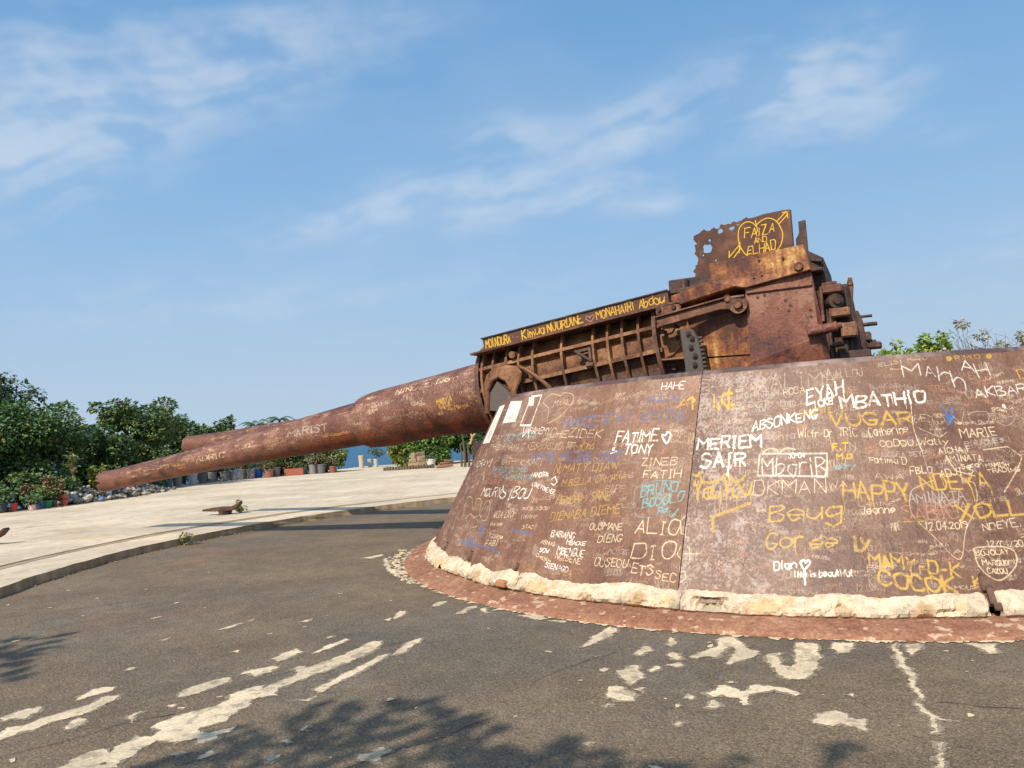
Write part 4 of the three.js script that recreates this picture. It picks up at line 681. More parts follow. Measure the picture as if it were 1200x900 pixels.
function barrelTexture(seed, writing) {
  const W = 2048, H = 768, cv = document.createElement('canvas'); cv.width = W; cv.height = H; const ctx = cv.getContext('2d'), rnd = rng(seed);
  const px = (s) => (13.4 - s) / 9.4 * W, py = (deg) => H / 2 - deg / 360 * H;
  for (let i = 0; i < 420; i++) { const s = 4.4 + rnd() * 8.2, d = -25 + rnd() * 90, l = 12 + rnd() * 50; hand(ctx, ['Ali', 'AWA', 'Sene', 'MBO', 'Kaba', 'LUI', 'Nono', 'DIA', 'Ousm', 'T17'][i % 10], px(s), py(d), px(s) + l, py(d) - 3 + rnd() * 6, 7 + rnd() * 12, 1.3, PAINT[[1, 6, 1, 7][i % 4]], 0.5 + 0.45 * rnd(), rnd); }
  for (const [t, s0, d0, s1, d1, h, c, w] of writing) hand(ctx, t, px(s0), py(d0), px(s1), py(d1), h, w * 1.5, PAINT[c], 1, rnd, 0.1);
  const ink = ctx.getImageData(0, 0, W, H).data, d = new Uint8Array(W * H * 4), cs = [[66, 37, 27], [92, 54, 40], [109, 68, 51], [124, 84, 65], [144, 106, 86]];
  for (let y = 0; y < H; y++) for (let x = 0; x < W; x++) {
    const mx = x / W * 9.4, my = y / H * 2.6, big = fbm(mx * 1.3, my * 1.6, 4, seed), mid = fbm(mx * 7, my * 7, 4, seed + 3), fine = noise(mx * 80, my * 100, seed + 5), band = fbm(mx * 5, my * 0.7, 2, seed + 8), scrape = smooth(0.6, 0.85, fbm(mx * 3, my * 30, 3, seed + 13)) * 0.16;
    let c = ramp(cs, 0.48 + (big - 0.5) * 1.2 + (mid - 0.5) * 0.75 + (fine - 0.5) * 0.5 + (band - 0.5) * 0.35); c = [mix(c[0], 176, scrape), mix(c[1], 146, scrape), mix(c[2], 126, scrape)];
    // flakes of redder scale, most frequent along the underside of the tube
    const deg = (0.5 - y / H) * 360, underside = smooth(25, -60, deg) * smooth(-175, -120, deg), scale = smooth(0.74 - 0.3 * underside, 0.84 - 0.28 * underside, mid * 0.6 + fbm(mx * 16, my * 26, 3, seed + 41) * 0.4), rr = 0.82 + 0.4 * fine; c = [mix(c[0], 138 * rr, scale * 0.75), mix(c[1], 66 * rr, scale * 0.75), mix(c[2], 40 * rr, scale * 0.75)];
    const o = (y * W + x) * 4, al = ink[o + 3] / 255, wear = smooth(0.25, 0.6, mid * 0.6 + fine * 0.4); for (let q = 0; q < 3; q++) c[q] = mix(c[q], ink[o + q], al * wear);
    const e = ((H - 1 - y) * W + x) * 4; d[e] = c[0]; d[e + 1] = c[1]; d[e + 2] = c[2]; d[e + 3] = 255;
  }
  const t = new THREE.DataTexture(d, W, H); t.colorSpace = THREE.SRGBColorSpace; t.wrapT = THREE.RepeatWrapping; t.magFilter = THREE.LinearFilter; t.minFilter = THREE.LinearMipmapLinearFilter; t.generateMipmaps = true; t.needsUpdate = true; return t;
}
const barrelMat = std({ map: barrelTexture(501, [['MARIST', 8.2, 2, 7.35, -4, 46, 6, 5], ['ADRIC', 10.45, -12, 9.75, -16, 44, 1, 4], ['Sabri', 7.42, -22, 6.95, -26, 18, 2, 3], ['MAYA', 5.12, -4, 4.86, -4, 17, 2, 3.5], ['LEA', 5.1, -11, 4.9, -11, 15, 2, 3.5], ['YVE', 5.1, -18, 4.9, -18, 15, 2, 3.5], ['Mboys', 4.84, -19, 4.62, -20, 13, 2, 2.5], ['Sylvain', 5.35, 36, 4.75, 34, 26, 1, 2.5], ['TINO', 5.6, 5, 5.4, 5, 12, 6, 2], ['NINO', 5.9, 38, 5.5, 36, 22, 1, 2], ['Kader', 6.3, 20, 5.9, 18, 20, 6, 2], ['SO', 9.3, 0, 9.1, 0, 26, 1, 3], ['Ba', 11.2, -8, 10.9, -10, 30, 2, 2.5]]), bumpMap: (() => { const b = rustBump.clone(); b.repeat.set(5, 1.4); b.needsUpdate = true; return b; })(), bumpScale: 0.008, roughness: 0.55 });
const BARREL = [[4.35, 0.5], [4.7, 0.498], [5.4, 0.478], [6.0, 0.468], [6.35, 0.463], [6.52, 0.456], [6.64, 0.445], [6.72, 0.43], [6.78, 0.412], [6.805, 0.4], [6.815, 0.375], [6.83, 0.364], [6.95, 0.36], [7.3, 0.347], [8.2, 0.313], [9.2, 0.275], [10.2, 0.241], [11.2, 0.217], [12.2, 0.201], [12.9, 0.196], [13.06, 0.199], [13.15, 0.203], [13.22, 0.206], [13.27, 0.2], [13.275, 0.17], [13.27, 0.135], [13.2, 0.125], [12.9, 0.124], [11.5, 0.122], [9, 0.12]];
const barrelUV = (s, r, al) => [(13.4 - s) / 9.4, al / (2 * Math.PI) + 0.5];
const jagged = (phase) => (al, s, r) => { if (s < 12.85) return 0; const q = al + phase, bite = 0.16 * Math.exp(-Math.pow((q + 0.1) / 0.16, 2)) + 0.1 * Math.exp(-Math.pow((q - 0.35) / 0.1, 2)), n = 0.07 * (fbm(Math.cos(q) * 3 + 9, Math.sin(q) * 3, 3, 66) - 0.3); return (bite + n) * smooth(12.85, 13.25, s); };
function addBarrel(parent, fr, phase) {
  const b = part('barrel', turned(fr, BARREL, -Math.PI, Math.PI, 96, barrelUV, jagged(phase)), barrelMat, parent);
  part('breech_end', turned(fr, [[-0.5, 0.02], [-0.5, 0.36], [-0.46, 0.4], [0.5, 0.46], [1.3, 0.499], [4.4, 0.499]], -Math.PI, Math.PI, 48), M.brown, parent);
  return b;
}
function addCradle(parent, fr, near, slope, y0, zc) {
  const cr = part('cradle', turned(fr, [[1.2, 0.5], [1.2, 0.6], [4.3, 0.6], [4.3, 0.5]], -Math.PI, Math.PI, 48), M.ochre, parent);
  const S0 = -100 * R, S1 = 50 * R, arc = (s, w, r0, r1, a0 = S0, a1 = S1, n = 20) => { // rib standing off the cradle
    const pr = [[s - w / 2, r0], [s - w / 2, r1], [s + w / 2, r1], [s + w / 2, r0], [s - w / 2, r0]];
    const q = []; for (let i = 0; i < 4; i++) q.push(turned(fr, [pr[i], pr[i + 1]], a0, a1, n)); return join(q);
  };
  for (const x of [4.17, 3.99, 3.78, 3.58, 3.36, 2.92, 2.46, 2.25, 2.045, 1.82]) part('cradle_rib', arc(x / Math.cos(slope), 0.034, 0.59, 0.725), M.ochre, cr);
  for (const al of [25, -1.5, -42]) part('cradle_stringer', (() => { const a = al * R, w = 0.026; const ring = [[0.59, -w], [0.715, -w], [0.715, w], [0.59, w]]; const pts = []; for (const s of [1.55, 4.25]) for (const [r, o] of ring) { const c = fr(s, r, a), d = fr(s, r, a + o / r); pts.push(d); } return hull(pts); })(), M.ochre, cr);
  part('end_flange', arc(1.6, 0.05, 0.59, 0.79, S0, 52 * R), M.brown, cr);
  part('front_flange', arc(4.28, 0.06, 0.49, 0.735, -Math.PI, Math.PI, 48), M.brown, cr);
  // top flange and the long plate above it, both following the gun's slope
  const L = (s, u, w) => { const c = Math.cos(slope), n = Math.sin(slope); return [-c * s - n * u, y0 - n * s + c * u, zc + w]; };
  const bar = (s0, s1, u0, u1, w0, w1) => hull([s0, s1].flatMap((s) => [u0, u1].flatMap((u) => [w0, w1].map((w) => L(s, u, w)))));
  part('top_flange', bar(1.25, 4.3, 0.522, 0.548, -0.74, 0.745), M.brown, cr);
  part('recoil_cover', bar(1.35, 4.1, 0.548, 0.72, -0.66, 0.66), M.brown, cr);
  part('cover_cap', bar(1.35, 4.12, 0.72, 0.736, -0.68, 0.685), M.dark, cr);
  return { cr, L, bar };
}
const nearSlope = 7.129 * R, nearFr = gunFrame(2.7876, nearSlope, 1.1), farSlope = 2.61 * R, farFr = gunFrame(2.4, farSlope, -1.1);
const farGun = thing('coastal_gun', 'rusty gun barrel of the turret held higher, beyond the lower barrel', 'gun', [CX, 0, CZ], TURN, 'twin guns of the turret');
addBarrel(farGun, farFr, 1.2); addCradle(farGun, farFr, -1, farSlope, 2.4, -1.1);
part('carriage', join(bx(-2.6, 1, 0.73, 2.2, -1.75, -1.6), bx(-2.6, 1, 0.73, 2.2, -0.6, -0.45)), M.dark, farGun);
const gun = thing('coastal_gun', 'rusty gun with drooping barrel, ribbed cradle and tall breech housing', 'gun', [CX, 0, CZ], TURN, 'twin guns of the turret');
addBarrel(gun, nearFr, 0);
{
  const { cr, L, bar } = addCradle(gun, nearFr, 1, nearSlope, 2.7876, 1.1);
  part('carriage', join(bx(-2.6, 0.9, 0.73, 2.35, 1.55, 1.68), bx(-2.6, 0.9, 0.73, 2.35, 0.5, 0.65)), M.dark, gun);
  { // yellow writing on the long plate of the recoil cover
    const W = 1536, H = 96, cv = document.createElement('canvas'); cv.width = W; cv.height = H; const ctx = cv.getContext('2d'), rnd = rng(71);
    ctx.fillStyle = 'rgb(86,58,44)'; ctx.fillRect(0, 0, W, H); for (let i = 0; i < 5000; i++) { const k = rnd(); ctx.fillStyle = `rgba(${60 + 70 * k},${38 + 48 * k},${30 + 30 * k},0.3)`; ctx.fillRect(rnd() * W, rnd() * H, 2 + rnd() * 22, 1 + rnd() * 4); }
    const Y = PAINT[3]; hand(ctx, 'MOINOURA', 18, 80, 240, 82, 62, 10, Y, 1, rnd); hand(ctx, '--', 250, 70, 320, 70, 44, 4, [190, 150, 130], 0.8, rnd);
    hand(ctx, 'Kimua', 345, 78, 540, 78, 66, 10, Y, 1, rnd); hand(ctx, 'NOURDiNE', 570, 76, 860, 76, 68, 10, Y, 1, rnd); hand(ctx, 'MONAHAiRi', 975, 78, 1270, 76, 64, 9, Y, 1, rnd); hand(ctx, 'Abdou', 1310, 76, 1500, 76, 64, 9, Y, 1, rnd);
    ctx.lineWidth = 4; ctx.strokeStyle = 'rgb(214,150,110)'; curve(ctx, [[925, 82], [892, 52], [900, 34], [918, 40], [925, 52], [934, 38], [952, 36], [956, 52], [925, 82]], true);
    const t = new THREE.CanvasTexture(cv); t.colorSpace = THREE.SRGBColorSpace; t.magFilter = THREE.LinearFilter;
    const a = L(4.1, 0.549, 0.664), b = L(1.35, 0.549, 0.664), c = L(1.35, 0.719, 0.664), d = L(4.1, 0.719, 0.664);
    part('lettered_plate', geom([...a, ...b, ...c, ...d], [0, 1, 2, 0, 2, 3], [0, 0, 1, 0, 1, 1, 0, 1]), std({ map: t, roughness: 0.75, bumpMap: rustBump, bumpScale: 0.003 }), cr).userData.label = 'long rusty plate with yellow painted names';
  }
  // trunnion hood, its grey wedge and the curved guard beside it
  part('trunnion_hood', slab([[-4.12, 1.9], [-4.1, 2.33], [-4.05, 2.46], [-3.93, 2.545], [-3.75, 2.57], [-3.57, 2.545], [-3.5, 2.45], [-3.52, 2.34], [-3.6, 2.2], [-3.62, 1.9], [-3.7, 1.9], [-3.69, 2.2], [-3.76, 2.34], [-3.86, 2.4], [-3.96, 2.36], [-4.02, 2.24], [-4.04, 1.9]], 1.7, 1.93, 0.02), M.ochre, gun);
  part('trunnion_wedge', slab([[-4.05, 1.95], [-4.02, 2.2], [-3.9, 2.36], [-3.66, 2.14], [-3.68, 1.9]], 1.72, 1.9, 0.01), M.wedge, gun);
  part('curved_guard', tube([[-3.53, 2.53, 1.9], [-3.4, 2.46, 1.92], [-3.24, 2.34, 1.93], [-3.09, 2.2, 1.93], [-2.99, 2.02, 1.93]], 0.028), M.ochre, gun);
  part('latch', join(slab([[-2.7, 2.68], [-2.5, 2.71], [-2.49, 2.5], [-2.53, 2.5], [-2.54, 2.66], [-2.7, 2.64]], 1.72, 1.84, 0.006), rod([-2.72, 2.67, 1.86], [-2.5, 2.51, 1.84], 0.024), bx(-2.58, -2.47, 2.44, 2.5, 1.72, 1.86)), M.dark, gun);
  part('eye_bolt', join(rod([-3.69, 2.72, 1.62], [-3.69, 2.72, 1.8], 0.05), rod([-3.69, 2.72, 1.79], [-3.69, 2.72, 1.81], 0.02)), M.ochre, gun);

  // breech housing: core, chamfered lower case, overhanging upper band
  const housing = part('breech_housing', hull([[-0.42, 3.2, 1.99], [0.34, 3.3, 1.99], [0.372, 2.52, 1.99], [-0.42, 2.29, 1.99], [-0.42, 1.85, 1.86], [0.47, 1.85, 1.84], [0.46, 2.3, 1.87], [-0.42, 3.2, 0.21], [0.34, 3.3, 0.21], [0.372, 2.5, 0.21], [-0.42, 1.85, 0.3], [0.47, 1.85, 0.3]]), M.red, gun);
  part('side_plate', hull([[-1.26, 2.84, 1.74], [-0.42, 2.98, 1.93], [-0.42, 2.4, 1.93], [-1.24, 2.44, 1.74], [-1.26, 2.82, 0.5], [-0.42, 2.96, 0.5], [-0.42, 2.4, 0.5], [-1.24, 2.44, 0.5]]), M.orange, housing);
  part('lower_plate', hull([[-1.24, 2.425, 1.715], [-0.425, 2.385, 1.91], [-0.425, 1.85, 1.88], [-1.24, 1.85, 1.69], [-1.24, 2.425, 0.5], [-0.425, 2.385, 0.5], [-0.425, 1.85, 0.5], [-1.24, 1.85, 0.5]]), M.orange, housing);
  part('housing_core', bx(-1.45, 0.3, 1.9, 3.5, 0.55, 1.58), M.dark, housing);
  const band = slab([[-0.835, 3.565], [0.294, 3.612], [0.348, 3.3], [-0.4, 3.185], [-0.53, 3.222], [-1.238, 3.118], [-1.375, 3.185], [-1.37, 3.248], [-0.85, 3.345]], 0.13, 2.07, 0.012);
  { const p = band.attributes.position; for (let i = 0; i < p.count; i++) { const k = Math.max(0, -0.46 - p.getX(i)); if (p.getZ(i) > 1.1) p.setZ(i, p.getZ(i) - k * 0.26); } band.computeVertexNormals(); }
  part('upper_band', band, M.orange, housing);
  part('band_ledge', bx(-0.41, 0.345, 3.12, 3.2, 1.98, 2.02), M.red, housing);
  // rivet holes and bolts on the faces
  const bolt = new THREE.CylinderGeometry(0.016, 0.018, 0.012, 8).rotateX(Math.PI / 2);
  for (const [x, y, z] of [[-0.3, 3.33, 2.075], [-0.21, 3.35, 2.075], [0.05, 3.49, 2.075], [-0.23, 3.54, 2.075], [-0.28, 3.07, 1.995], [-0.2, 3.09, 1.995], [0.27, 3.16, 1.995], [0.08, 2.93, 1.995], [0.3, 2.85, 1.995], [0.3, 2.77, 1.995], [0.19, 3.15, 1.995], [0.03, 2.99, 1.995], [-1.22, 3.25, 1.87], [0.06, 2.87, 1.995]]) { const m = part('rivet', bolt, M.rivet, housing); m.position.set(x, y, z); }
  part('lifting_boss', rod([0.22, 3.36, 2.06], [0.22, 3.36, 2.1], 0.055, 0.045, 18), M.brown, housing);
  // connecting arm in the recess under the band
  part('link_arm', join(slab([[-1.53, 2.955], [-0.66, 3.085], [-0.58, 3.09], [-0.6, 2.95], [-0.72, 2.962], [-1.5, 2.83]], 1.97, 2.07, 0.012), slab([[-1.53, 2.972], [-0.64, 3.11], [-0.64, 3.09], [-1.53, 2.95]], 2.05, 2.11, 0.004), rod([-0.5, 3.0, 1.6], [-0.5, 3.0, 2.09], 0.115, 0.11, 24), rod([-0.5, 3.0, 2.08], [-0.5, 3.0, 2.14], 0.06, 0.05, 16), rod([-0.62, 3.09, 1.95], [-0.62, 3.09, 2.1], 0.042), rod([-0.62, 3.09, 2.07], [-0.42, 3.09, 2.09], 0.02)), M.brown, housing);
  // toothed elevating rack
  const rack = part('elevating_rack', slab([[-1.25, 2.79], [-1.08, 2.77], [-1.025, 2.64], [-1.0, 2.45], [-0.985, 2.28], [-0.99, 1.95], [-1.23, 1.95], [-1.215, 2.3]], 1.9, 2.0, 0.01), M.steel, gun);
  for (let i = 0; i < 13; i++) { const y = 2.66 - i * 0.052; const t = part('tooth', bx(-0.03, 0.035, -0.014, 0.014, 1.9, 1.99, 0.006), M.steel, rack); t.position.set(-1.015 + 0.03 * smooth(2.66, 2.3, y), y, 0); }
  for (const [x, y] of [[-1.1, 2.66], [-1.12, 2.55], [-1.08, 2.44], [-1.09, 2.33], [-1.14, 2.72]]) { const b = part('bolt', join(rod([0, 0, 1.99], [0, 0, 2.03], 0.034, 0.034, 6), rod([0, 0, 2.03], [0, 0, 2.045], 0.018, 0.016, 8)), M.dark, rack); b.position.set(x, y, 0); }
  part('joint_bracket', join(bx(-1.6, -1.2, 2.42, 2.455, 1.55, 1.86), bx(-1.58, -1.25, 3.02, 3.14, 1.5, 1.84), slab([[-1.58, 2.75], [-1.3, 2.82], [-1.22, 2.68], [-1.42, 2.5], [-1.56, 2.45]], 1.55, 1.72, 0.008)), M.ochre, gun);
  for (const [x, y, z] of [[-1.53, 3.09, 1.85], [-1.34, 3.1, 1.85], [-1.54, 2.93, 2.0], [-1.5, 2.8, 1.86], [-1.33, 2.86, 1.86], [-1.42, 2.33, 1.72], [-1.35, 2.72, 1.74]]) part('bolt', rod([x, y, z - 0.12], [x, y, z + 0.02], 0.034, 0.03, 6), M.dark, gun);
  part('pipe_clip', tube([[-1.52, 2.8, 1.86], [-1.46, 2.76, 1.88], [-1.38, 2.77, 1.88], [-1.32, 2.85, 1.86]], 0.012), M.dark, gun);
  // steps and cover bolts where the recoil cover meets the band
  part('cover_step', join(bx(-1.42, -1.0, 3.3, 3.365, 1.45, 1.66), rod([-1.23, 3.33, 1.6], [-1.23, 3.47, 1.6], 0.06, 0.055, 16), slab([[-1.2, 3.3], [-1.2, 3.34], [-1.0, 3.42], [-0.86, 3.43], [-0.85, 3.52], [-0.8, 3.52], [-0.8, 3.3]], 1.5, 1.72, 0.008)), M.dark, gun);
  // corroded shield plate with the painted heart
  {
    const raw = [[-1.12, 3.35], [-1.1, 3.52], [-1.115, 3.6], [-1.06, 3.72], [-1.09, 3.86], [-1.07, 3.95], [-1.095, 4.03], [-1.06, 4.08], [-0.94, 4.1], [-0.87, 4.075], [-0.85, 4.13], [-0.76, 4.11], [-0.7, 4.145], [-0.62, 4.12], [-0.56, 4.16], [-0.48, 4.14], [-0.42, 4.172], [-0.3, 4.165], [-0.2, 4.185], [0.05, 4.195], [0.118, 4.19], [0.122, 3.9], [0.128, 3.35]], outl = [];
    for (let i = 0; i < raw.length; i++) { const a = raw[i], b = raw[(i + 1) % raw.length], n = i < 17 ? 6 : 1; for (let k = 0; k < n; k++) { const t = k / n, x = mix(a[0], b[0], t), y = mix(a[1], b[1], t), w = i < 17 && i ? 0.045 : 0; outl.push([x + (noise(x * 40, y * 40, 3) - 0.5) * w, y + (noise(x * 40 + 9, y * 40, 4) - 0.5) * w]); } }
    const blot = (cx, cy, rx, ry, s) => { const q = []; for (let k = 0; k < 14; k++) { const a = -k / 14 * 2 * Math.PI, r = 0.6 + 0.75 * noise(Math.cos(a) * 1.7 + s, Math.sin(a) * 1.7 + s, 8); q.push([cx + rx * r * Math.cos(a), cy + ry * r * Math.sin(a)]); } return q; };
    const g = slab(outl, 1.494, 1.506, 0, [blot(-0.925, 3.86, 0.05, 0.06, 1), blot(-0.745, 4.055, 0.032, 0.03, 5), blot(-0.6, 4.07, 0.035, 0.025, 9), blot(-0.83, 3.69, 0.014, 0.012, 3), blot(-0.89, 3.96, 0.014, 0.02, 12), blot(-0.985, 3.78, 0.012, 0.016, 14), blot(-0.52, 4.105, 0.015, 0.01, 17)]);
    const W = 1024, H = 704, X = (x) => (x + 1.13) / 1.28 * W, Y = (y) => H - (y - 3.34) / 0.88 * H, cv = document.createElement('canvas'); cv.width = W; cv.height = H; const ctx = cv.getContext('2d'), rnd = rng(91);
    const im = ctx.createImageData(W, H); for (let y = 0; y < H; y++) for (let x = 0; x < W; x++) { const b = fbm(x / 160, y / 160, 5, 191), f = noise(x / 3, y / 3, 192), o = smooth(0.5, 0.75, fbm(x / 90 + 3, y / 90, 4, 193)); const c = ramp([[50, 32, 27], [78, 50, 40], [98, 64, 48], [122, 86, 60]], b * 0.9 + f * 0.12), q = (y * W + x) * 4; im.data[q] = mix(c[0], 142, o * 0.4); im.data[q + 1] = mix(c[1], 98, o * 0.4); im.data[q + 2] = mix(c[2], 62, o * 0.4); im.data[q + 3] = 255; } ctx.putImageData(im, 0, 0);
    const Yc = [228, 178, 40], P = (l) => l.map(([x, y]) => [X(x), Y(y)]); ctx.lineCap = ctx.lineJoin = 'round'; ctx.strokeStyle = `rgb(${Yc})`; ctx.lineWidth = 9;
    curve(ctx, P([[-0.3, 4.05], [-0.34, 4.1], [-0.42, 4.12], [-0.5, 4.06], [-0.525, 3.95], [-0.51, 3.82], [-0.46, 3.72], [-0.4, 3.66]]), true); curve(ctx, P([[-0.3, 4.05], [-0.24, 4.1], [-0.145, 4.125], [-0.05, 4.07], [0.005, 3.95], [0.012, 3.86], [-0.02, 3.76], [-0.07, 3.7]]), true); curve(ctx, P([[-0.3, 4.12], [-0.285, 4.0], [-0.3, 3.96]]), true);
    for (const l of [[[-0.66, 3.7], [-0.51, 3.85]], [[-0.6, 3.69], [-0.5, 3.8]], [[-0.66, 3.7], [-0.65, 3.78]], [[-0.51, 3.87], [-0.53, 3.74]], [[-0.05, 4.06], [0.07, 4.165]], [[-0.02, 4.03], [0.09, 4.13]], [[0.03, 4.165], [0.085, 4.165], [0.09, 4.09]]]) curve(ctx, P(l), false);
    hand(ctx, 'FAiZA', X(-0.45), Y(3.915), X(-0.08), Y(3.935), 92, 10, Yc, 1, rnd); hand(ctx, 'AND', X(-0.335), Y(3.83), X(-0.18), Y(3.835), 56, 8, Yc, 1, rnd); hand(ctx, 'ELHAD', X(-0.43), Y(3.7), X(-0.08), Y(3.72), 86, 10, Yc, 1, rnd);
    const t = new THREE.CanvasTexture(cv); t.colorSpace = THREE.SRGBColorSpace; t.magFilter = THREE.LinearFilter;
    const p = g.attributes.position, uv = g.attributes.uv; for (let i = 0; i < p.count; i++) uv.setXY(i, (p.getX(i) + 1.13) / 1.28, (p.getY(i) - 3.34) / 0.88);
    part('shield_plate', g, std({ map: t, roughness: 0.8, bumpMap: rustBump, bumpScale: 0.004 }), gun).userData.label = 'corroded upright plate with holes and a yellow painted heart';
  }
  part('rear_post', slab([[0.15, 3.35], [0.155, 3.82], [0.2, 3.9], [0.2, 4.04], [0.285, 4.05], [0.29, 3.35]], 1.36, 1.42, 0.006), M.dark, gun);
  part('shield_rib', bx(0.1, 0.135, 3.4, 4.19, 1.46, 1.5, 0.005), M.dark, gun);
  // breech end: sloping rear case, breech block, hinge, handles
  part('rear_case', slab([[0.28, 3.62], [0.47, 3.49], [0.5, 3.1], [0.5, 1.9], [0.3, 1.9]], 0.3, 1.72, 0.012), M.dark, gun);
  part('breech_ring', bx(0.45, 0.72, 2.1, 3.16, 0.7, 1.62, 0.03), M.dark, gun);
  part('breech_block', slab([[0.5, 3.1], [0.67, 3.16], [0.73, 3.07], [0.765, 2.75], [0.79, 2.28], [0.76, 2.05], [0.5, 2.05]], 0.72, 1.56, 0.02), M.dark, gun);
  part('hinge', join(bx(0.42, 0.66, 3.03, 3.14, 1.6, 1.86, 0.02), bx(0.5, 0.72, 2.74, 2.85, 1.6, 1.88, 0.02), bx(0.405, 0.44, 2.7, 3.12, 1.72, 1.88, 0.01), rod([0.52, 2.68, 1.76], [0.52, 3.16, 1.76], 0.035), bx(0.6, 0.78, 2.5, 2.68, 1.55, 1.8, 0.02), bx(0.43, 0.6, 3.14, 3.18, 1.55, 1.8, 0.01)), M.brown, gun);
  part('hand_gear', join(rod([0.52, 2.94, 1.7], [0.58, 2.94, 1.84], 0.09, 0.085, 20), rod([0.56, 2.94, 1.8], [0.6, 2.94, 1.87], 0.05, 0.045, 16)), M.dark, gun);
  part('buffer_rod', join(rod([0.25, 2.575, 2.06], [0.43, 2.597, 2.06], 0.05, 0.05, 24), rod([0.42, 2.596, 2.06], [0.58, 2.616, 2.06], 0.058, 0.058, 24), rod([0.58, 2.616, 2.06], [0.63, 2.622, 2.06], 0.04, 0.035, 18), bx(0.3, 0.42, 2.55, 2.66, 1.85, 2.03, 0.01)), M.red, gun);
  part('breech_lever', join(rod([0.8, 2.8, 1.1], [0.94, 2.8, 1.1], 0.018), bx(0.8, 0.99, 2.675, 2.715, 1.06, 1.18, 0.01), bx(0.82, 0.91, 2.48, 2.6, 1.0, 1.2, 0.02), bx(0.84, 1.02, 2.385, 2.47, 1.0, 1.16, 0.02), bx(0.9, 0.96, 2.46, 2.5, 1.0, 1.12, 0.01), slab([[0.7, 2.2], [0.72, 2.86], [0.79, 2.86], [0.83, 2.74], [0.86, 2.3], [0.84, 2.2]], 0.94, 1.28, 0.012)), M.dark, gun);
  part('rear_ear', join(slab([[0.66, 2.95], [0.69, 3.2], [0.715, 3.27], [0.755, 3.265], [0.765, 3.18], [0.74, 2.95]], 1.26, 1.36, 0.01), rod([0.73, 3.2, 1.24], [0.73, 3.2, 1.38], 0.03)), M.brown, gun);
  part('side_strap', bx(0.46, 0.5, 1.9, 2.75, 1.6, 1.78, 0.008), M.dark, gun); part('side_box', bx(0.54, 0.66, 2.25, 2.5, 1.55, 1.7, 0.02), M.dark, gun); part('side_pin', rod([0.5, 2.42, 1.78], [0.62, 2.43, 1.8], 0.03), M.dark, gun); part('rear_tab', bx(0.3, 0.47, 3.3, 3.34, 1.72, 1.95, 0.008), M.dark, gun); part('rear_pin', rod([0.34, 3.48, 1.72], [0.46, 3.44, 1.78], 0.02), M.dark, gun);
}

// ------------------------------------------------------------------ plants
const leafMat = (rough = 0.7) => new THREE.MeshPhysicalMaterial({ vertexColors: true, roughness: rough, transmission: 0.22, thickness: 0, side: THREE.DoubleSide });
const M_leaf = leafMat(0.62), M_bark = std({ map: rep(dataTex(256, 256, (u, v) => ramp([[58, 46, 36], [92, 76, 60], [124, 106, 86]], fbm(u * 30, v * 6, 4, 211, 6)), true), 2), roughness: 0.95 });
// leaves as small creased blades: positions spread through clumps [x,y,z,rx,ry,rz]
function leaves(rnd, clumps, n, size, cols, up = 0.35) {
  const pos = [], nor = [], col = [], idx = []; let tot = 0; const w = clumps.map((c) => (tot += Math.pow(c[3] * c[4] * c[5], 0.75)));
  const d = V3(), s = V3(), nn = V3();
  for (let i = 0; i < n; i++) {
    const q = rnd() * tot; let k = 0; while (w[k] < q) k++; const c = clumps[k];
    let x, y, z, r; do { x = rnd() * 2 - 1; y = rnd() * 2 - 1; z = rnd() * 2 - 1; r = x * x + y * y + z * z; } while (r > 1 || (r < 0.3 && rnd() < 0.6));
    const P = V3(c[0] + x * c[3], c[1] + y * c[4], c[2] + z * c[5]);
    d.set(x + rnd() - 0.5, y * 0.6 + (rnd() - 0.6) * 0.9, z + rnd() - 0.5).normalize(); nn.set(rnd() - 0.5, up + rnd() * 0.9, rnd() - 0.5).normalize(); s.crossVectors(d, nn).normalize(); nn.crossVectors(s, d);
    const L = size * (0.6 + 0.8 * rnd()), W = L * (0.3 + 0.14 * rnd()), b = pos.length / 3, m = P.clone().addScaledVector(d, L * 0.5).addScaledVector(nn, -L * 0.06), t = P.clone().addScaledVector(d, L).addScaledVector(nn, -L * 0.2);
    const l = m.clone().addScaledVector(s, W).addScaledVector(nn, L * 0.09), g = m.clone().addScaledVector(s, -W).addScaledVector(nn, L * 0.09);
    for (const v of [P, l, t, g]) { pos.push(v.x, v.y, v.z); nor.push(nn.x, nn.y, nn.z); }
    idx.push(b, b + 1, b + 2, b, b + 2, b + 3);
    const cc = cols[Math.floor(Math.pow(rnd(), 1.6) * cols.length)], f = 0.75 + 0.5 * rnd(); for (let j = 0; j < 4; j++) col.push(cc[0] * f, cc[1] * f, cc[2] * f);
  }
  const g = new THREE.BufferGeometry(); g.setAttribute('position', new THREE.Float32BufferAttribute(pos, 3)); g.setAttribute('normal', new THREE.Float32BufferAttribute(nor, 3)); g.setAttribute('color', new THREE.Float32BufferAttribute(col, 3)); g.setIndex(idx); return g;
}
const taper = (pts, r0, r1, rad = 7) => { const c = new THREE.CatmullRomCurve3(pts), n = 10, g = new THREE.TubeGeometry(c, n, 1, rad), p = g.attributes.position; for (let i = 0; i <= n; i++) { const q = c.getPointAt(i / n), r = mix(r0, r1, i / n); for (let k = 0; k <= rad; k++) { const j = i * (rad + 1) + k; p.setXYZ(j, q.x + (p.getX(j) - q.x) * r, q.y + (p.getY(j) - q.y) * r, q.z + (p.getZ(j) - q.z) * r); } } return g.toNonIndexed(); };
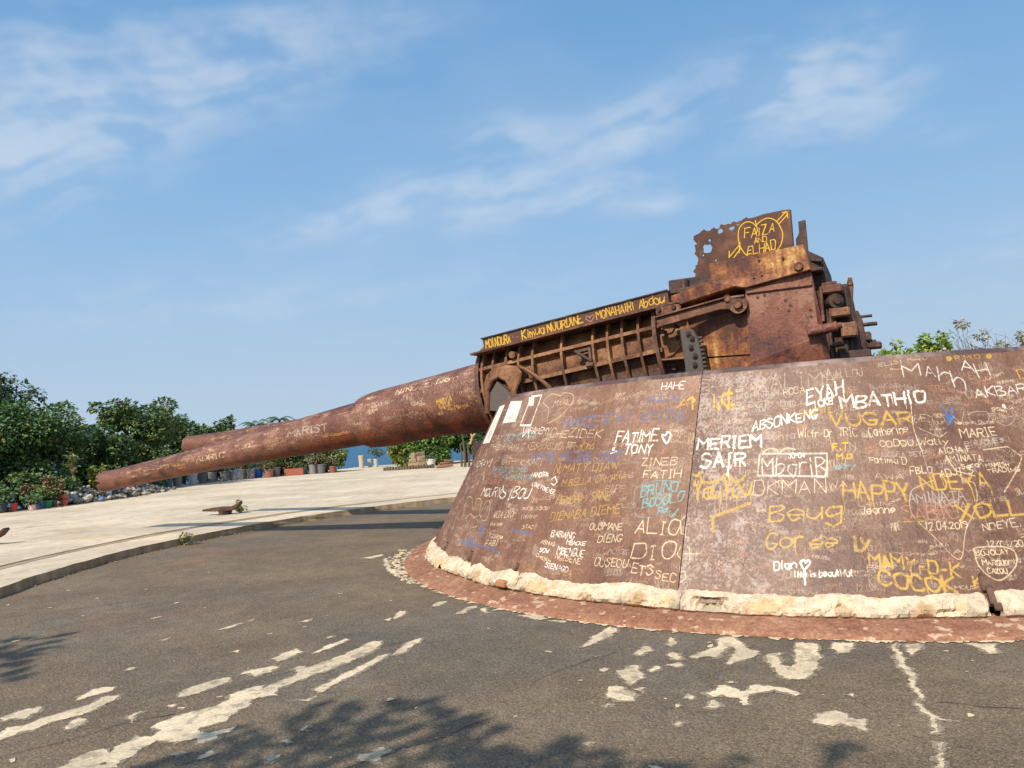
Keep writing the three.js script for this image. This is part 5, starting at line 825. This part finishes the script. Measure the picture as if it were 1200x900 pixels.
const DARK = [[0.05, 0.12, 0.03], [0.068, 0.16, 0.038], [0.09, 0.19, 0.044], [0.13, 0.22, 0.05], [0.24, 0.29, 0.06]], MIDG = [[0.055, 0.13, 0.028], [0.07, 0.15, 0.035], [0.1, 0.19, 0.04], [0.16, 0.22, 0.05]], BRIGHT = [[0.09, 0.19, 0.03], [0.13, 0.25, 0.04], [0.19, 0.31, 0.05], [0.3, 0.34, 0.06]], YELLOWG = [[0.16, 0.22, 0.03], [0.26, 0.3, 0.04], [0.36, 0.34, 0.05]], PALE = [[0.07, 0.11, 0.04], [0.1, 0.15, 0.055], [0.14, 0.18, 0.07]], RED = [[0.12, 0.16, 0.04], [0.24, 0.1, 0.045], [0.16, 0.16, 0.05], [0.36, 0.17, 0.06]], DRY = [[0.2, 0.17, 0.1], [0.3, 0.26, 0.16], [0.16, 0.18, 0.07]];
function tree(name, label, category, group, [x, z], h, hw, low, n, size, cols, seed, { limbs = 9, y = 0.1, lean = 0, tall = 1, clump = 0.42 } = {}) {
  const t = thing(name, label, category, [x, y, z], 0, group), rnd = rng(seed), wood = [], clumps = [], mid = (h + low) / 2, hh = (h - low) / 2, tr = 0.025 * h + 0.03;
  const fork = V3(lean * 0.4, Math.max(low * 0.9, h * 0.25), 0); wood.push(taper([V3(0, -0.1, 0), V3(lean * 0.1 + 0.05, fork.y * 0.5, 0.04), fork], tr, tr * 0.75));
  for (let i = 0; i < limbs; i++) {
    const a = (i + rnd() * 0.8) / limbs * Math.PI * 2 * 1.618, e = Math.pow((i + 0.5) / limbs, 0.7), yy = mid + hh * (e * 2 - 1) * 0.72 + (rnd() - 0.5) * hh * 0.35, rr = hw * (0.3 + 0.5 * rnd()) * Math.sqrt(Math.max(0.15, 1 - Math.pow((yy - mid) / hh, 2)));
    const E = V3(lean + rr * Math.cos(a), yy, rr * Math.sin(a)), m = fork.clone().lerp(E, 0.5).add(V3((rnd() - 0.5) * 0.2 * hw, 0.1 * hh, (rnd() - 0.5) * 0.2 * hw));
    wood.push(taper([fork.clone(), m, E], tr * 0.5, tr * 0.1, 5));
    const cr = hw * clump * (0.75 + 0.6 * rnd()); clumps.push([E.x, E.y, E.z, cr, cr * 0.75 * tall, cr]);
    for (let k = 0; k < 2; k++) { const f = V3(E.x + (rnd() - 0.5) * hw * 0.9, E.y + (rnd() - 0.3) * hh * 0.6, E.z + (rnd() - 0.5) * hw * 0.9), q = cr * (0.35 + 0.35 * rnd()); wood.push(taper([m.clone(), E.clone().lerp(f, 0.4), f], tr * 0.2, tr * 0.05, 4)); clumps.push([f.x, Math.min(f.y, h - q * 0.5), f.z, q, q * 0.8, q]); }
  }
  part('trunk', mergeGeometries(wood.map((g) => { g.deleteAttribute('uv'); g.setAttribute('uv', new THREE.BufferAttribute(new Float32Array(g.attributes.position.count * 2).map((_, i) => (i % 2 ? g.attributes.position.getY(i >> 1) : g.attributes.position.getX(i >> 1) + g.attributes.position.getZ(i >> 1))), 2)); return g; })), M_bark, t);
  part('crown', leaves(rnd, clumps, n, size, cols), M_leaf, t);
  return t;
}
// trees and bushes beyond the terrace edge
const edgeTrees = 'trees beyond the terrace edge';
tree('feathery_tree', 'tall pale feathery tree rising behind the dark broadleaf trees', 'tree', edgeTrees, [-23.0, -35.1], 6.0, 2.2, 2.4, 6500, 0.16, PALE, 11, { limbs: 12, clump: 0.32, y: -0.3 });
tree('broadleaf_tree', 'wide dark green broadleaf tree behind the coloured plant pots', 'tree', edgeTrees, [-17.6, -28.8], 3.75, 2.1, 0.1, 24000, 0.135, DARK, 12, { limbs: 15, y: 0 });
tree('broadleaf_tree', 'dark green tree in front of the tall feathery tree', 'tree', edgeTrees, [-19.2, -27.6], 3.55, 1.9, 0.1, 18000, 0.135, DARK, 13, { limbs: 13, y: 0 });
tree('broadleaf_tree', 'dark leafy tree with ragged top directly behind the gun muzzle', 'tree', edgeTrees, [-16.6, -35.0], 4.0, 1.85, 0.1, 18000, 0.145, [...DARK, [0.25, 0.26, 0.05]], 14, { limbs: 13, y: 0, clump: 0.34 });
tree('broadleaf_tree', 'lower paler green tree between the two dark tree crowns', 'tree', edgeTrees, [-17.3, -32.6], 2.95, 1.3, 0.1, 9500, 0.14, MIDG, 15, { limbs: 10, y: 0 });
tree('broadleaf_tree', 'round topped dark tree beside the muzzle of the higher barrel', 'tree', edgeTrees, [-16.5, -39.2], 3.45, 1.25, 0.1, 9500, 0.145, DARK, 16, { limbs: 10, y: 0 });
for (const [x, z, h, s] of [[-19.0, -49.4, 3.3, 17], [-17.8, -49.6, 3.45, 18], [-16.6, -48.4, 2.4, 19]]) tree('small_tree', ['small dark tree top beside the round topped tree', 'small dark tree top between two other small tree tops', 'lowest small dark tree top next to the small palm'][s - 17], 'tree', edgeTrees, [x, z], h + 0.65, 0.95, 0.6, 2400, 0.2, DARK, s, { limbs: 7, y: -0.35 });
tree('hedge_bush', 'dark bush low under the trees by the plant pots', 'bush', edgeTrees, [-18.4, -25.4], 1.7, 1.3, 0, 5200, 0.16, DARK, 20, { limbs: 9, y: 0 });
tree('hedge_bush', 'dark bush filling the gap below the muzzle', 'bush', edgeTrees, [-17.2, -33.4], 1.8, 1.5, 0, 4200, 0.17, DARK, 21, { limbs: 9, y: 0 });
// bushes under the barrel
tree('potted_row_bush', 'green bush behind the row of grey buckets', 'bush', 'bushes under the barrel', [-12.9, -42.8], 1.7, 1.25, 0.05, 3600, 0.15, MIDG, 22, { limbs: 9 });
tree('potted_row_bush', 'dull green bush behind the long red planter', 'bush', 'bushes under the barrel', [-11.3, -43.4], 1.6, 1.15, 0.05, 3600, 0.15, [...PALE, ...MIDG], 23, { limbs: 9 });
tree('potted_row_bush', 'yellowish bush at the end of the bucket row beside the sea view', 'bush', 'bushes under the barrel', [-9.9, -43.2], 1.35, 0.65, 0.05, 1800, 0.14, YELLOWG, 24, { limbs: 7 });
tree('potted_row_bush', 'dark bush behind the grey buckets nearest the rubble', 'bush', 'bushes under the barrel', [-15.8, -41.6], 1.7, 1.4, 0.05, 3600, 0.16, DARK, 25, { limbs: 9 });
tree('garden_bush', 'bright yellow green bush beside the sea view', 'bush', 'bushes past the sea view', [-6.6, -45.6], 1.75, 0.95, 0.05, 3600, 0.16, YELLOWG, 26, { limbs: 9 });
tree('garden_bush', 'bright green bush behind the stone blocks', 'bush', 'bushes past the sea view', [-4.8, -45.2], 2.5, 1.4, 0.05, 6500, 0.2, BRIGHT, 27, { limbs: 11 });
tree('garden_bush', 'mid green tree next to the stacked posts', 'bush', 'bushes past the sea view', [-2.9, -46.4], 3.0, 1.4, 0.1, 6000, 0.2, MIDG, 28, { limbs: 11 });
tree('garden_bush', 'shady green bush hidden partly by the turret edge', 'bush', 'bushes past the sea view', [-0.6, -46.6], 2.8, 1.5, 0.1, 5000, 0.2, MIDG, 29, { limbs: 11 });
// two palms showing over the barrel
function palm(x, z, h, seed, label) {
  const t = thing('palm_tree', label, 'palm', [x, -0.3, z], 0, edgeTrees), rnd = rng(seed); part('trunk', taper([V3(0, 0, 0), V3(0.06, h * 0.5, 0), V3(0, h - 0.35, 0.05)], 0.12, 0.08), M_bark, t);
  const pos = [], idx = [], col = [];
  for (let i = 0; i < 13; i++) { const a = i / 13 * 6.283 + rnd() * 0.4, L = 0.75 + 0.45 * rnd(), up = 0.2 + 0.9 * rnd(); for (let k = 1; k < 16; k++) { const u = k / 16, r = L * u, y = h - 0.35 + up * u * L - 1.0 * u * u * L, w = 0.26 * Math.sin(Math.PI * Math.min(1, u * 0.85 + 0.12)); for (const s of [-1, 1]) { const b = pos.length / 3, cx = Math.cos(a), cz = Math.sin(a); pos.push(r * cx, y, r * cz, (r + 0.06) * cx, y + 0.012, (r + 0.06) * cz, (r + 0.14) * cx - s * w * cz, y - w * 0.45, (r + 0.14) * cz + s * w * cx); idx.push(b, b + 1, b + 2); const f = 0.8 + 0.5 * rnd(); for (let j = 0; j < 3; j++) col.push(0.06 * f, 0.12 * f, 0.035 * f); } } }
  part('fronds', geom(pos, idx, null, col), M_leaf, t);
}
palm(-14.9, -45.6, 3.65, 1, 'small palm with a pale drooping crown over the barrel'); palm(-14.2, -47.9, 4.0, 2, 'slightly taller palm top behind the small pale palm');
// shrubs behind the turret on the right
for (const [x, z, h, hw, s] of [[8.85, -20.2, 3.32, 0.85, 31], [9.75, -19.8, 3.24, 0.7, 32], [10.5, -19.6, 3.42, 0.45, 33]]) tree('bright_shrub', ['wide bright green shrub behind the gun breech levers', 'middle bright green shrub over the turret rim', 'narrow bright green shrub next to the dry plant'][s - 31], 'shrub', 'shrubs behind the turret', [x, z], h, hw, 1.4, 3600, 0.11, YELLOWG.concat(BRIGHT).map((c) => c.map((v) => v * 1.35)), s, { limbs: 10, clump: 0.36 });
{
  const t = thing('dry_plant', 'bare branching dry plant with pale seed tufts over the turret rim', 'plant', [10.9, 0.14, -17.6]), rnd = rng(41), wood = [], tuft = [];
  for (let i = 0; i < 34; i++) { const x = (rnd() - 0.5) * 2.6, h = 2.75 + 0.55 * rnd() * rnd() + (i % 7 === 0 ? 0.28 : 0), top_ = V3(x + (rnd() - 0.5) * 0.4, h, (rnd() - 0.5) * 0.8); wood.push(taper([V3(x * 0.25, 0, 0), V3(x * 0.7, h * 0.55, top_.z * 0.5), top_], 0.014, 0.004, 4)); for (let k = 0; k < 3; k++) wood.push(taper([V3(mix(x * 0.7, top_.x, 0.5), h * (0.72 + 0.07 * k), top_.z * 0.7), V3(top_.x + (rnd() - 0.5) * 0.3, h * (0.86 + 0.05 * k), top_.z), V3(top_.x + (rnd() - 0.5) * 0.6, h * (0.93 + 0.04 * k), top_.z + (rnd() - 0.5) * 0.3)], 0.006, 0.003, 3)); if (i % 3 === 0 && Math.abs(x) < 1.3) tuft.push([top_.x, h - 0.1, top_.z, 0.13, 0.1, 0.12]); }
  part('stems', mergeGeometries(wood.map((g) => { g.deleteAttribute('uv'); return g; })), std({ color: new THREE.Color(0.2, 0.15, 0.1), roughness: 1 }), t); for (const c of tuft) part('seed_tuft', leaves(rnd, [c], 90, 0.07, [[0.5, 0.44, 0.33], [0.36, 0.32, 0.22], [0.3, 0.33, 0.12]]), M_leaf, t);
}
// two trees standing on the sun's side of the apron, outside the photograph; their shade falls on the asphalt
tree('shade_tree', 'leafy tree on the terrace leaning out over the straight kerb', 'tree', 'shade trees beside the apron', [-7.6, 3.1], 6.2, 2.4, 3.6, 4000, 0.19, MIDG, 51, { limbs: 14, lean: 3.5, clump: 0.34, y: 0 });
tree('shade_tree', 'leafy tree standing back from the kerb on the open terrace', 'tree', 'shade trees beside the apron', [-11.3, -1.2], 6.4, 2.3, 3.6, 1700, 0.19, MIDG, 52, { limbs: 11, lean: 2.0, clump: 0.3, y: 0 });

// ------------------------------------------------------------------ pots, buckets, rubble and iron fittings on the terrace
const YT = 0.142;
function potGeo(r, h, flare = 1.18) { const g = new THREE.LatheGeometry([[0.001, 0.005], [r / flare * 0.96, 0.005], [r / flare, 0.02], [r, h * 0.86], [r * 1.07, h * 0.87], [r * 1.08, h], [r * 0.97, h], [r * 0.93, h * 0.9], [0.001, h * 0.88]].map((p) => new THREE.Vector2(...p)), 18); return g; }
function planter(name, label, group, x, z, d, h, color, plant, seed) {
  const t = thing(name, label, name.split('_').pop(), [x, YT, z], seed * 1.3, group), rnd = rng(seed * 31 + 5);
  part('pot', potGeo(d / 2, h), std({ color: new THREE.Color(...color), roughness: 0.75, bumpMap: rustBump, bumpScale: 0.002 }), t);
  const soil = new THREE.CylinderGeometry(d * 0.44, d * 0.44, 0.02, 14); soil.translate(0, h * 0.9, 0); part('soil', soil, std({ color: new THREE.Color(0.06, 0.045, 0.03), roughness: 1 }), t);
  if (plant) { const [ph, pw, cols, n] = plant, cl = []; for (let i = 0; i < 5; i++) { const r = pw * 0.45; cl.push([(rnd() - 0.5) * pw, h + ph * (0.3 + 0.55 * rnd()), (rnd() - 0.5) * pw, r, ph * 0.28, r]); } const w = cl.map((c) => taper([V3(0, h * 0.85, 0), V3(c[0] * 0.4, h + (c[1] - h) * 0.5, c[2] * 0.4), V3(c[0], c[1], c[2])], 0.014, 0.005, 4)); part('stems', mergeGeometries(w), M_bark, t); part('foliage', leaves(rnd, cl, n, 0.11, cols), M_leaf, t); }
  return t;
}
const GREY = [[0.2, 0.19, 0.18], [0.16, 0.155, 0.15], [0.24, 0.21, 0.19], [0.13, 0.12, 0.12]];
[[-16.34, -35.97], [-15.93, -36.18], [-15.64, -36.5], [-15.15, -38.24], [-15.04, -39.16], [-14.52, -39.34], [-14.19, -39.73], [-14.06, -40.72], [-13.62, -40.64], [-12.6, -41.54], [-10.81, -42.08], [-10.33, -41.95]].forEach(([x, z], i) => planter('grey_bucket', ['grey bucket planter at the rubble end of the row', 'second grey bucket from the rubble pile', 'grey bucket just before the pale bucket', 'grey bucket just after the pale bucket', 'second grey bucket after the pale bucket', 'third grey bucket after the pale bucket', 'fourth grey bucket after the pale bucket', 'second grey bucket before the blue bucket', 'grey bucket right beside the blue bucket', 'grey bucket between the brown planter and red trough', 'grey bucket right after the long red trough', 'grey bucket before the red clay pot'][i], 'grey bucket planters in a row', x, z, 0.42, 0.5, GREY[i % 4], [0.5, 0.45, [PALE, MIDG, DRY, RED][i % 4], 170], i + 1));
planter('pale_bucket', 'pale grey bucket planter among the darker grey buckets', null, -15.31, -37.42, 0.44, 0.52, [0.42, 0.42, 0.42], [0.35, 0.4, PALE, 120], 21);
planter('blue_bucket', 'bright blue bucket in the row of grey planters', null, -13.44, -41.24, 0.46, 0.46, [0.03, 0.14, 0.5], null, 22);
planter('brown_planter', 'rusty brown planter right after the blue bucket', null, -12.82, -40.97, 0.5, 0.42, [0.3, 0.14, 0.08], [0.45, 0.5, RED, 200], 23);
{ const t = thing('red_trough', 'long low red brown planter trough under the barrel', 'trough', [-11.74, YT, -41.85], 0.1); part('trough', bx(-0.5, 0.5, 0, 0.36, -0.2, 0.2, 0.03), std({ color: new THREE.Color(0.34, 0.1, 0.06), roughness: 0.85 }), t); part('foliage', leaves(rng(61), [[-0.3, 0.5, 0, 0.25, 0.2, 0.18], [0.25, 0.48, 0, 0.25, 0.16, 0.18]], 260, 0.11, RED), M_leaf, t); }
planter('red_pot', 'red clay pot with dry plant at the end of the row', null, -9.8, -42.23, 0.4, 0.36, [0.26, 0.09, 0.06], [0.5, 0.5, DRY, 160], 24);
[[-9.24, -47.29, 0.34, 0.75, [0.5, 0.42, 0.3]], [-8.85, -47.96, 0.3, 0.5, [0.4, 0.4, 0.38]], [-8.37, -47.26, 0.28, 0.5, [0.42, 0.44, 0.44]]].forEach(([x, z, d, h, c], i) => planter('pale_pot', ['tall sand coloured pot standing before the sea', 'short pale grey pot before the sea', 'narrow pale pot beside the yellow green bush'][i], 'pots before the sea', x, z, d, h, c, i === 2 ? [0.7, 0.5, PALE, 260] : null, 30 + i));
// coloured pots at the left end under the trees
planter('dark_pot', 'dark plastic pot next to the small red pot', null, -15.82, -24.36, 0.26, 0.26, [0.04, 0.05, 0.06], [0.5, 0.5, DARK, 200], 40);
planter('small_red_pot', 'small bright red pot beside the dark pot', null, -15.62, -24.6, 0.2, 0.26, [0.55, 0.06, 0.05], null, 41);
planter('pink_pot', 'pale pink tub between red and navy pots', null, -15.16, -24.76, 0.24, 0.17, [0.7, 0.48, 0.46], [0.45, 0.4, MIDG, 140], 42);
planter('navy_pot', 'dark blue pot beside the pale pink tub', null, -15.2, -25.22, 0.26, 0.24, [0.05, 0.08, 0.16], [0.5, 0.4, BRIGHT, 160], 43);
planter('green_pot', 'green plastic pot beside the dark blue pot', null, -15.24, -25.67, 0.32, 0.24, [0.05, 0.3, 0.1], [0.4, 0.4, RED, 160], 44);
planter('brown_pot', 'small brown pot between the green pot and the red stack', null, -15.16, -25.94, 0.2, 0.22, [0.22, 0.12, 0.08], [0.35, 0.3, YELLOWG, 100], 45);
{ const t = thing('red_pot_stack', 'two stacked red pots at the end of the rubble pile', 'pot stack', [-14.89, YT, -26.05]); t.scale.setScalar(0.8); const m = std({ color: new THREE.Color(0.5, 0.09, 0.05), roughness: 0.7 }); part('lower_pot', potGeo(0.13, 0.26), m, t); const u = potGeo(0.17, 0.16, 1.6); u.translate(0, 0.3, 0); part('upper_bowl', u, m, t); part('neck', rod([0, 0.22, 0], [0, 0.32, 0], 0.05), m, t); }
planter('blue_white_bucket', 'pale blue bucket on top of the rubble behind the muzzle', null, -14.62, -28.3, 0.28, 0.52, [0.4, 0.55, 0.66], null, 46);
for (const [x, z, h, i] of [[-15.5, -25.3, 0.85, 0], [-15.2, -25.9, 1.05, 1]]) tree('red_leaf_shrub', ['red leaved shrub behind the navy pot', 'taller red leaved shrub beside the round urn'][i], 'shrub', 'red leaved shrubs', [x, z], h, 0.28, 0.4, 520, 0.1, RED, 60 + i, { limbs: 6 });
for (const [x, z, h, i] of [[-16.4, -24.9, 0.95, 0], [-16.2, -26.2, 1.15, 1], [-15.6, -27.0, 1.0, 2]]) tree('green_pot_plant', ['bushy green plant behind the dark pot', 'bushy green plant behind the red leaved shrub', 'bushy green plant behind the red pot stack'][i], 'plant', 'bushy plants under the trees', [x, z], h, 0.6, 0.1, 1500, 0.13, [...MIDG, [0.2, 0.24, 0.05]], 63 + i, { limbs: 7 });
tree('yellow_shrub', 'narrow yellow green shrub rising from the rubble pile', 'shrub', null, [-14.9, -28.2], 1.25, 0.27, 0.45, 620, 0.12, YELLOWG, 70, { limbs: 6 });
tree('thin_sapling', 'thin bare sapling with a few leaves behind the rubble', 'sapling', null, [-15.3, -27.4], 1.9, 0.3, 1.0, 90, 0.12, YELLOWG, 71, { limbs: 5 });
{ // pile of rubble and bottles along the foot of the trees
  const rnd = rng(81), gs = [], path = [[-15.2, -26.5], [-14.8, -27.6], [-14.5, -29.2], [-14.6, -31.4], [-15.0, -33.6]], cols = [[0.42, 0.36, 0.29], [0.26, 0.22, 0.17], [0.5, 0.45, 0.38], [0.15, 0.13, 0.1], [0.2, 0.25, 0.19], [0.34, 0.23, 0.15], [0.1, 0.17, 0.34], [0.34, 0.36, 0.35], [0.3, 0.15, 0.1]];
  for (let i = 0; i < 900; i++) {
    const u = rnd(), s = u * (path.length - 1), k = Math.min(path.length - 2, Math.floor(s)), f = s - k, w = (rnd() + rnd() - 1), hgt = 0.75 * (1 - Math.abs(w)) * (0.75 - 0.5 * Math.abs(u - 0.3)) * (1 - 0.7 * smooth(0.75, 1, u));
    const x = mix(path[k][0], path[k + 1][0], f) + w * 0.75 - 0.2, z = mix(path[k][1], path[k + 1][1], f) + (rnd() - 0.5) * 0.3, r = 0.045 + 0.075 * rnd() * rnd(), g = new THREE.IcosahedronGeometry(r, 1), p = g.attributes.position;
    for (let q = 0; q < p.count; q++) { const e = 0.75 + 0.5 * noise(p.getX(q) * 25 + i, p.getY(q) * 25 + p.getZ(q) * 31, 3); p.setXYZ(q, p.getX(q) * e * 1.25, p.getY(q) * e * 0.8, p.getZ(q) * e); }
    g.rotateY(rnd() * 6); g.rotateZ(rnd() - 0.5); g.translate(x, YT + hgt * rnd() + r * 0.5, z); g.computeVertexNormals(); const c = cols[Math.floor(rnd() * cols.length * (rnd() < 0.5 ? 1 : 0.6))], kk = 0.7 + 0.5 * rnd(), arr = new Float32Array(p.count * 3); for (let q = 0; q < p.count; q++) arr.set([c[0] * kk, c[1] * kk, c[2] * kk], q * 3); g.setAttribute('color', new THREE.BufferAttribute(arr, 3)); gs.push(g);
  }
  top(part('rubble_pile', mergeGeometries(gs), std({ vertexColors: true, roughness: 0.8 })), 'rubble_pile', 'long low heap of mixed rubble at the terrace edge', 'rubble', null, 'stuff');
}
// blocks, edging and posts past the sea view
const blockMat = std({ map: paleTex, color: new THREE.Color(0.55, 0.5, 0.44), roughness: 1, bumpMap: rustBump, bumpScale: 0.006 });
[[-5.42, -41.5, 0.5, 0.5], [-4.95, -41.2, 0.46, 0.62], [-5.2, -41.9, 0.9, 0.8]].forEach(([x, z, w, h], i) => { const t = thing('stone_block', ['rough grey stone block at the bush foot', 'taller grey stone block next to the white pot', 'wide grey stone block behind the others'][i], 'stone block', [x, YT, z], i * 0.4, 'stone blocks by the bright bush'); part('block', bx(-w / 2, w / 2, 0, h * 0.55, -0.18, 0.18, 0.03), blockMat, t); part('upper_block', bx(-w * 0.4, w * 0.42, h * 0.56, h, -0.15, 0.16, 0.03), blockMat, t); });
planter('white_pot', 'white pot beside the grey stone blocks', null, -4.38, -40.6, 0.46, 0.46, [0.66, 0.6, 0.52], [0.3, 0.4, PALE, 100], 47);
{ const t = thing('log_edging', 'low row of short dark logs edging the bush bed', 'edging', [-5.6, YT, -40.4], -0.05); for (let i = 0; i < 18; i++) { const m = part('log', rod([0, 0, 0], [0, 0.16 + 0.05 * hash(i, 2, 2), 0], 0.07, 0.06, 8), M_bark, t); m.position.x = -1.15 + i * 0.145; } }
{ const t = thing('wood_pile', 'small pile of reddish driftwood pieces on the terrace', 'wood pile', [-3.54, YT, -39.8]); const m = std({ color: new THREE.Color(0.24, 0.12, 0.07), roughness: 1 }); for (const [a, b, r] of [[[-0.4, 0.09, 0], [0.35, 0.12, 0.1], 0.09], [[-0.3, 0.22, 0.05], [0.4, 0.26, -0.05], 0.07], [[-0.1, 0.36, 0], [0.3, 0.33, 0.06], 0.06], [[-0.45, 0.07, 0.2], [0.1, 0.08, 0.3], 0.07]]) part('driftwood', rod(a, b, r, r * 0.7, 9), m, t); }
{ const t = thing('post_stack', 'bundle of weathered upright posts and driftwood by the turret edge', 'posts', [-2.35, YT, -39.6]); for (let i = 0; i < 4; i++) { const q = hash(i, 4, 4) - 0.5, zz = (i % 3) * 0.3; part('post', taper([V3(-0.4 + i * 0.2 + q * 0.2, 0, zz), V3(-0.38 + i * 0.2 + q * 0.3, 0.5, zz), V3(-0.42 + i * 0.2 + q * 0.9, 0.7 + 1.1 * hash(i, 1, 1), zz - 0.2)], 0.05 + 0.05 * hash(i, 7, 7), 0.03), M_bark, t); } part('bleached_branch', join(taper([V3(0.1, 1.1, 0.2), V3(0.2, 1.5, 0.2), V3(-0.1, 1.95, 0.2)], 0.06, 0.03), taper([V3(0.2, 1.45, 0.2), V3(0.42, 1.7, 0.2), V3(0.4, 2.0, 0.2)], 0.05, 0.03)), std({ color: new THREE.Color(0.5, 0.3, 0.14), roughness: 1 }), t); part('crate', bx(0.2, 0.75, 0, 1.2, -0.2, 0.2, 0.03), M.dark, t); }
// iron mooring cleats let into the terrace
function cleat(pos, turn, label) {
  const t = thing('iron_cleat', label, 'cleat', pos, turn, 'iron cleats on the terrace');
  part('stem', join(rod([0, 0, 0], [0, 0.05, 0], 0.24, 0.2, 20), rod([0, 0.05, 0], [0, 0.15, 0], 0.16, 0.2, 18)), M.dark, t);
  part('arm', slab([[-0.62, 0.15], [-0.63, 0.2], [-0.42, 0.23], [-0.1, 0.25], [0.18, 0.24], [0.36, 0.31], [0.44, 0.36], [0.47, 0.32], [0.36, 0.2], [0.24, 0.14], [-0.24, 0.13]], -0.11, 0.11, 0.014), M.dark, t);
  t.scale.setScalar(0.84); return t;
}
cleat([-6.85, 0.117, -18.55], -0.1, 'rusty iron cleat with a weed, in front of the barrel shadow'); cleat([-9.85, YT, -14.7], -0.05, 'rusty iron cleat alone on the open terrace');
function weed(x, y, z, h, cols, seed, label) { const t = thing('weed', label, 'weed', [x, y, z]), rnd = rng(seed), cl = [], w = []; for (let i = 0; i < 6; i++) { const e = V3((rnd() - 0.5) * h, h * (0.4 + 0.5 * rnd()), (rnd() - 0.5) * h); cl.push([e.x, e.y, e.z, h * 0.18, h * 0.2, h * 0.18]); w.push(taper([V3(0, -0.01, 0), e.clone().multiplyScalar(0.5), e], 0.006, 0.003, 4)); } part('stems', mergeGeometries(w), M_bark, t); part('leaves', leaves(rnd, cl, 130, h * 0.22, cols), M_leaf, t); }
weed(-6.62, 0.117, -18.85, 0.3, [[0.24, 0.28, 0.05], [0.36, 0.3, 0.08]], 91, 'small weed growing behind the iron cleat');
{ const p = polar(KR - 0.12, 196.3); weed(p[0], 0, p[1], 0.2, [[0.2, 0.22, 0.07], [0.28, 0.24, 0.1]], 92, 'tuft of weeds at the foot of the kerb'); }

renderer.render(scene, camera);
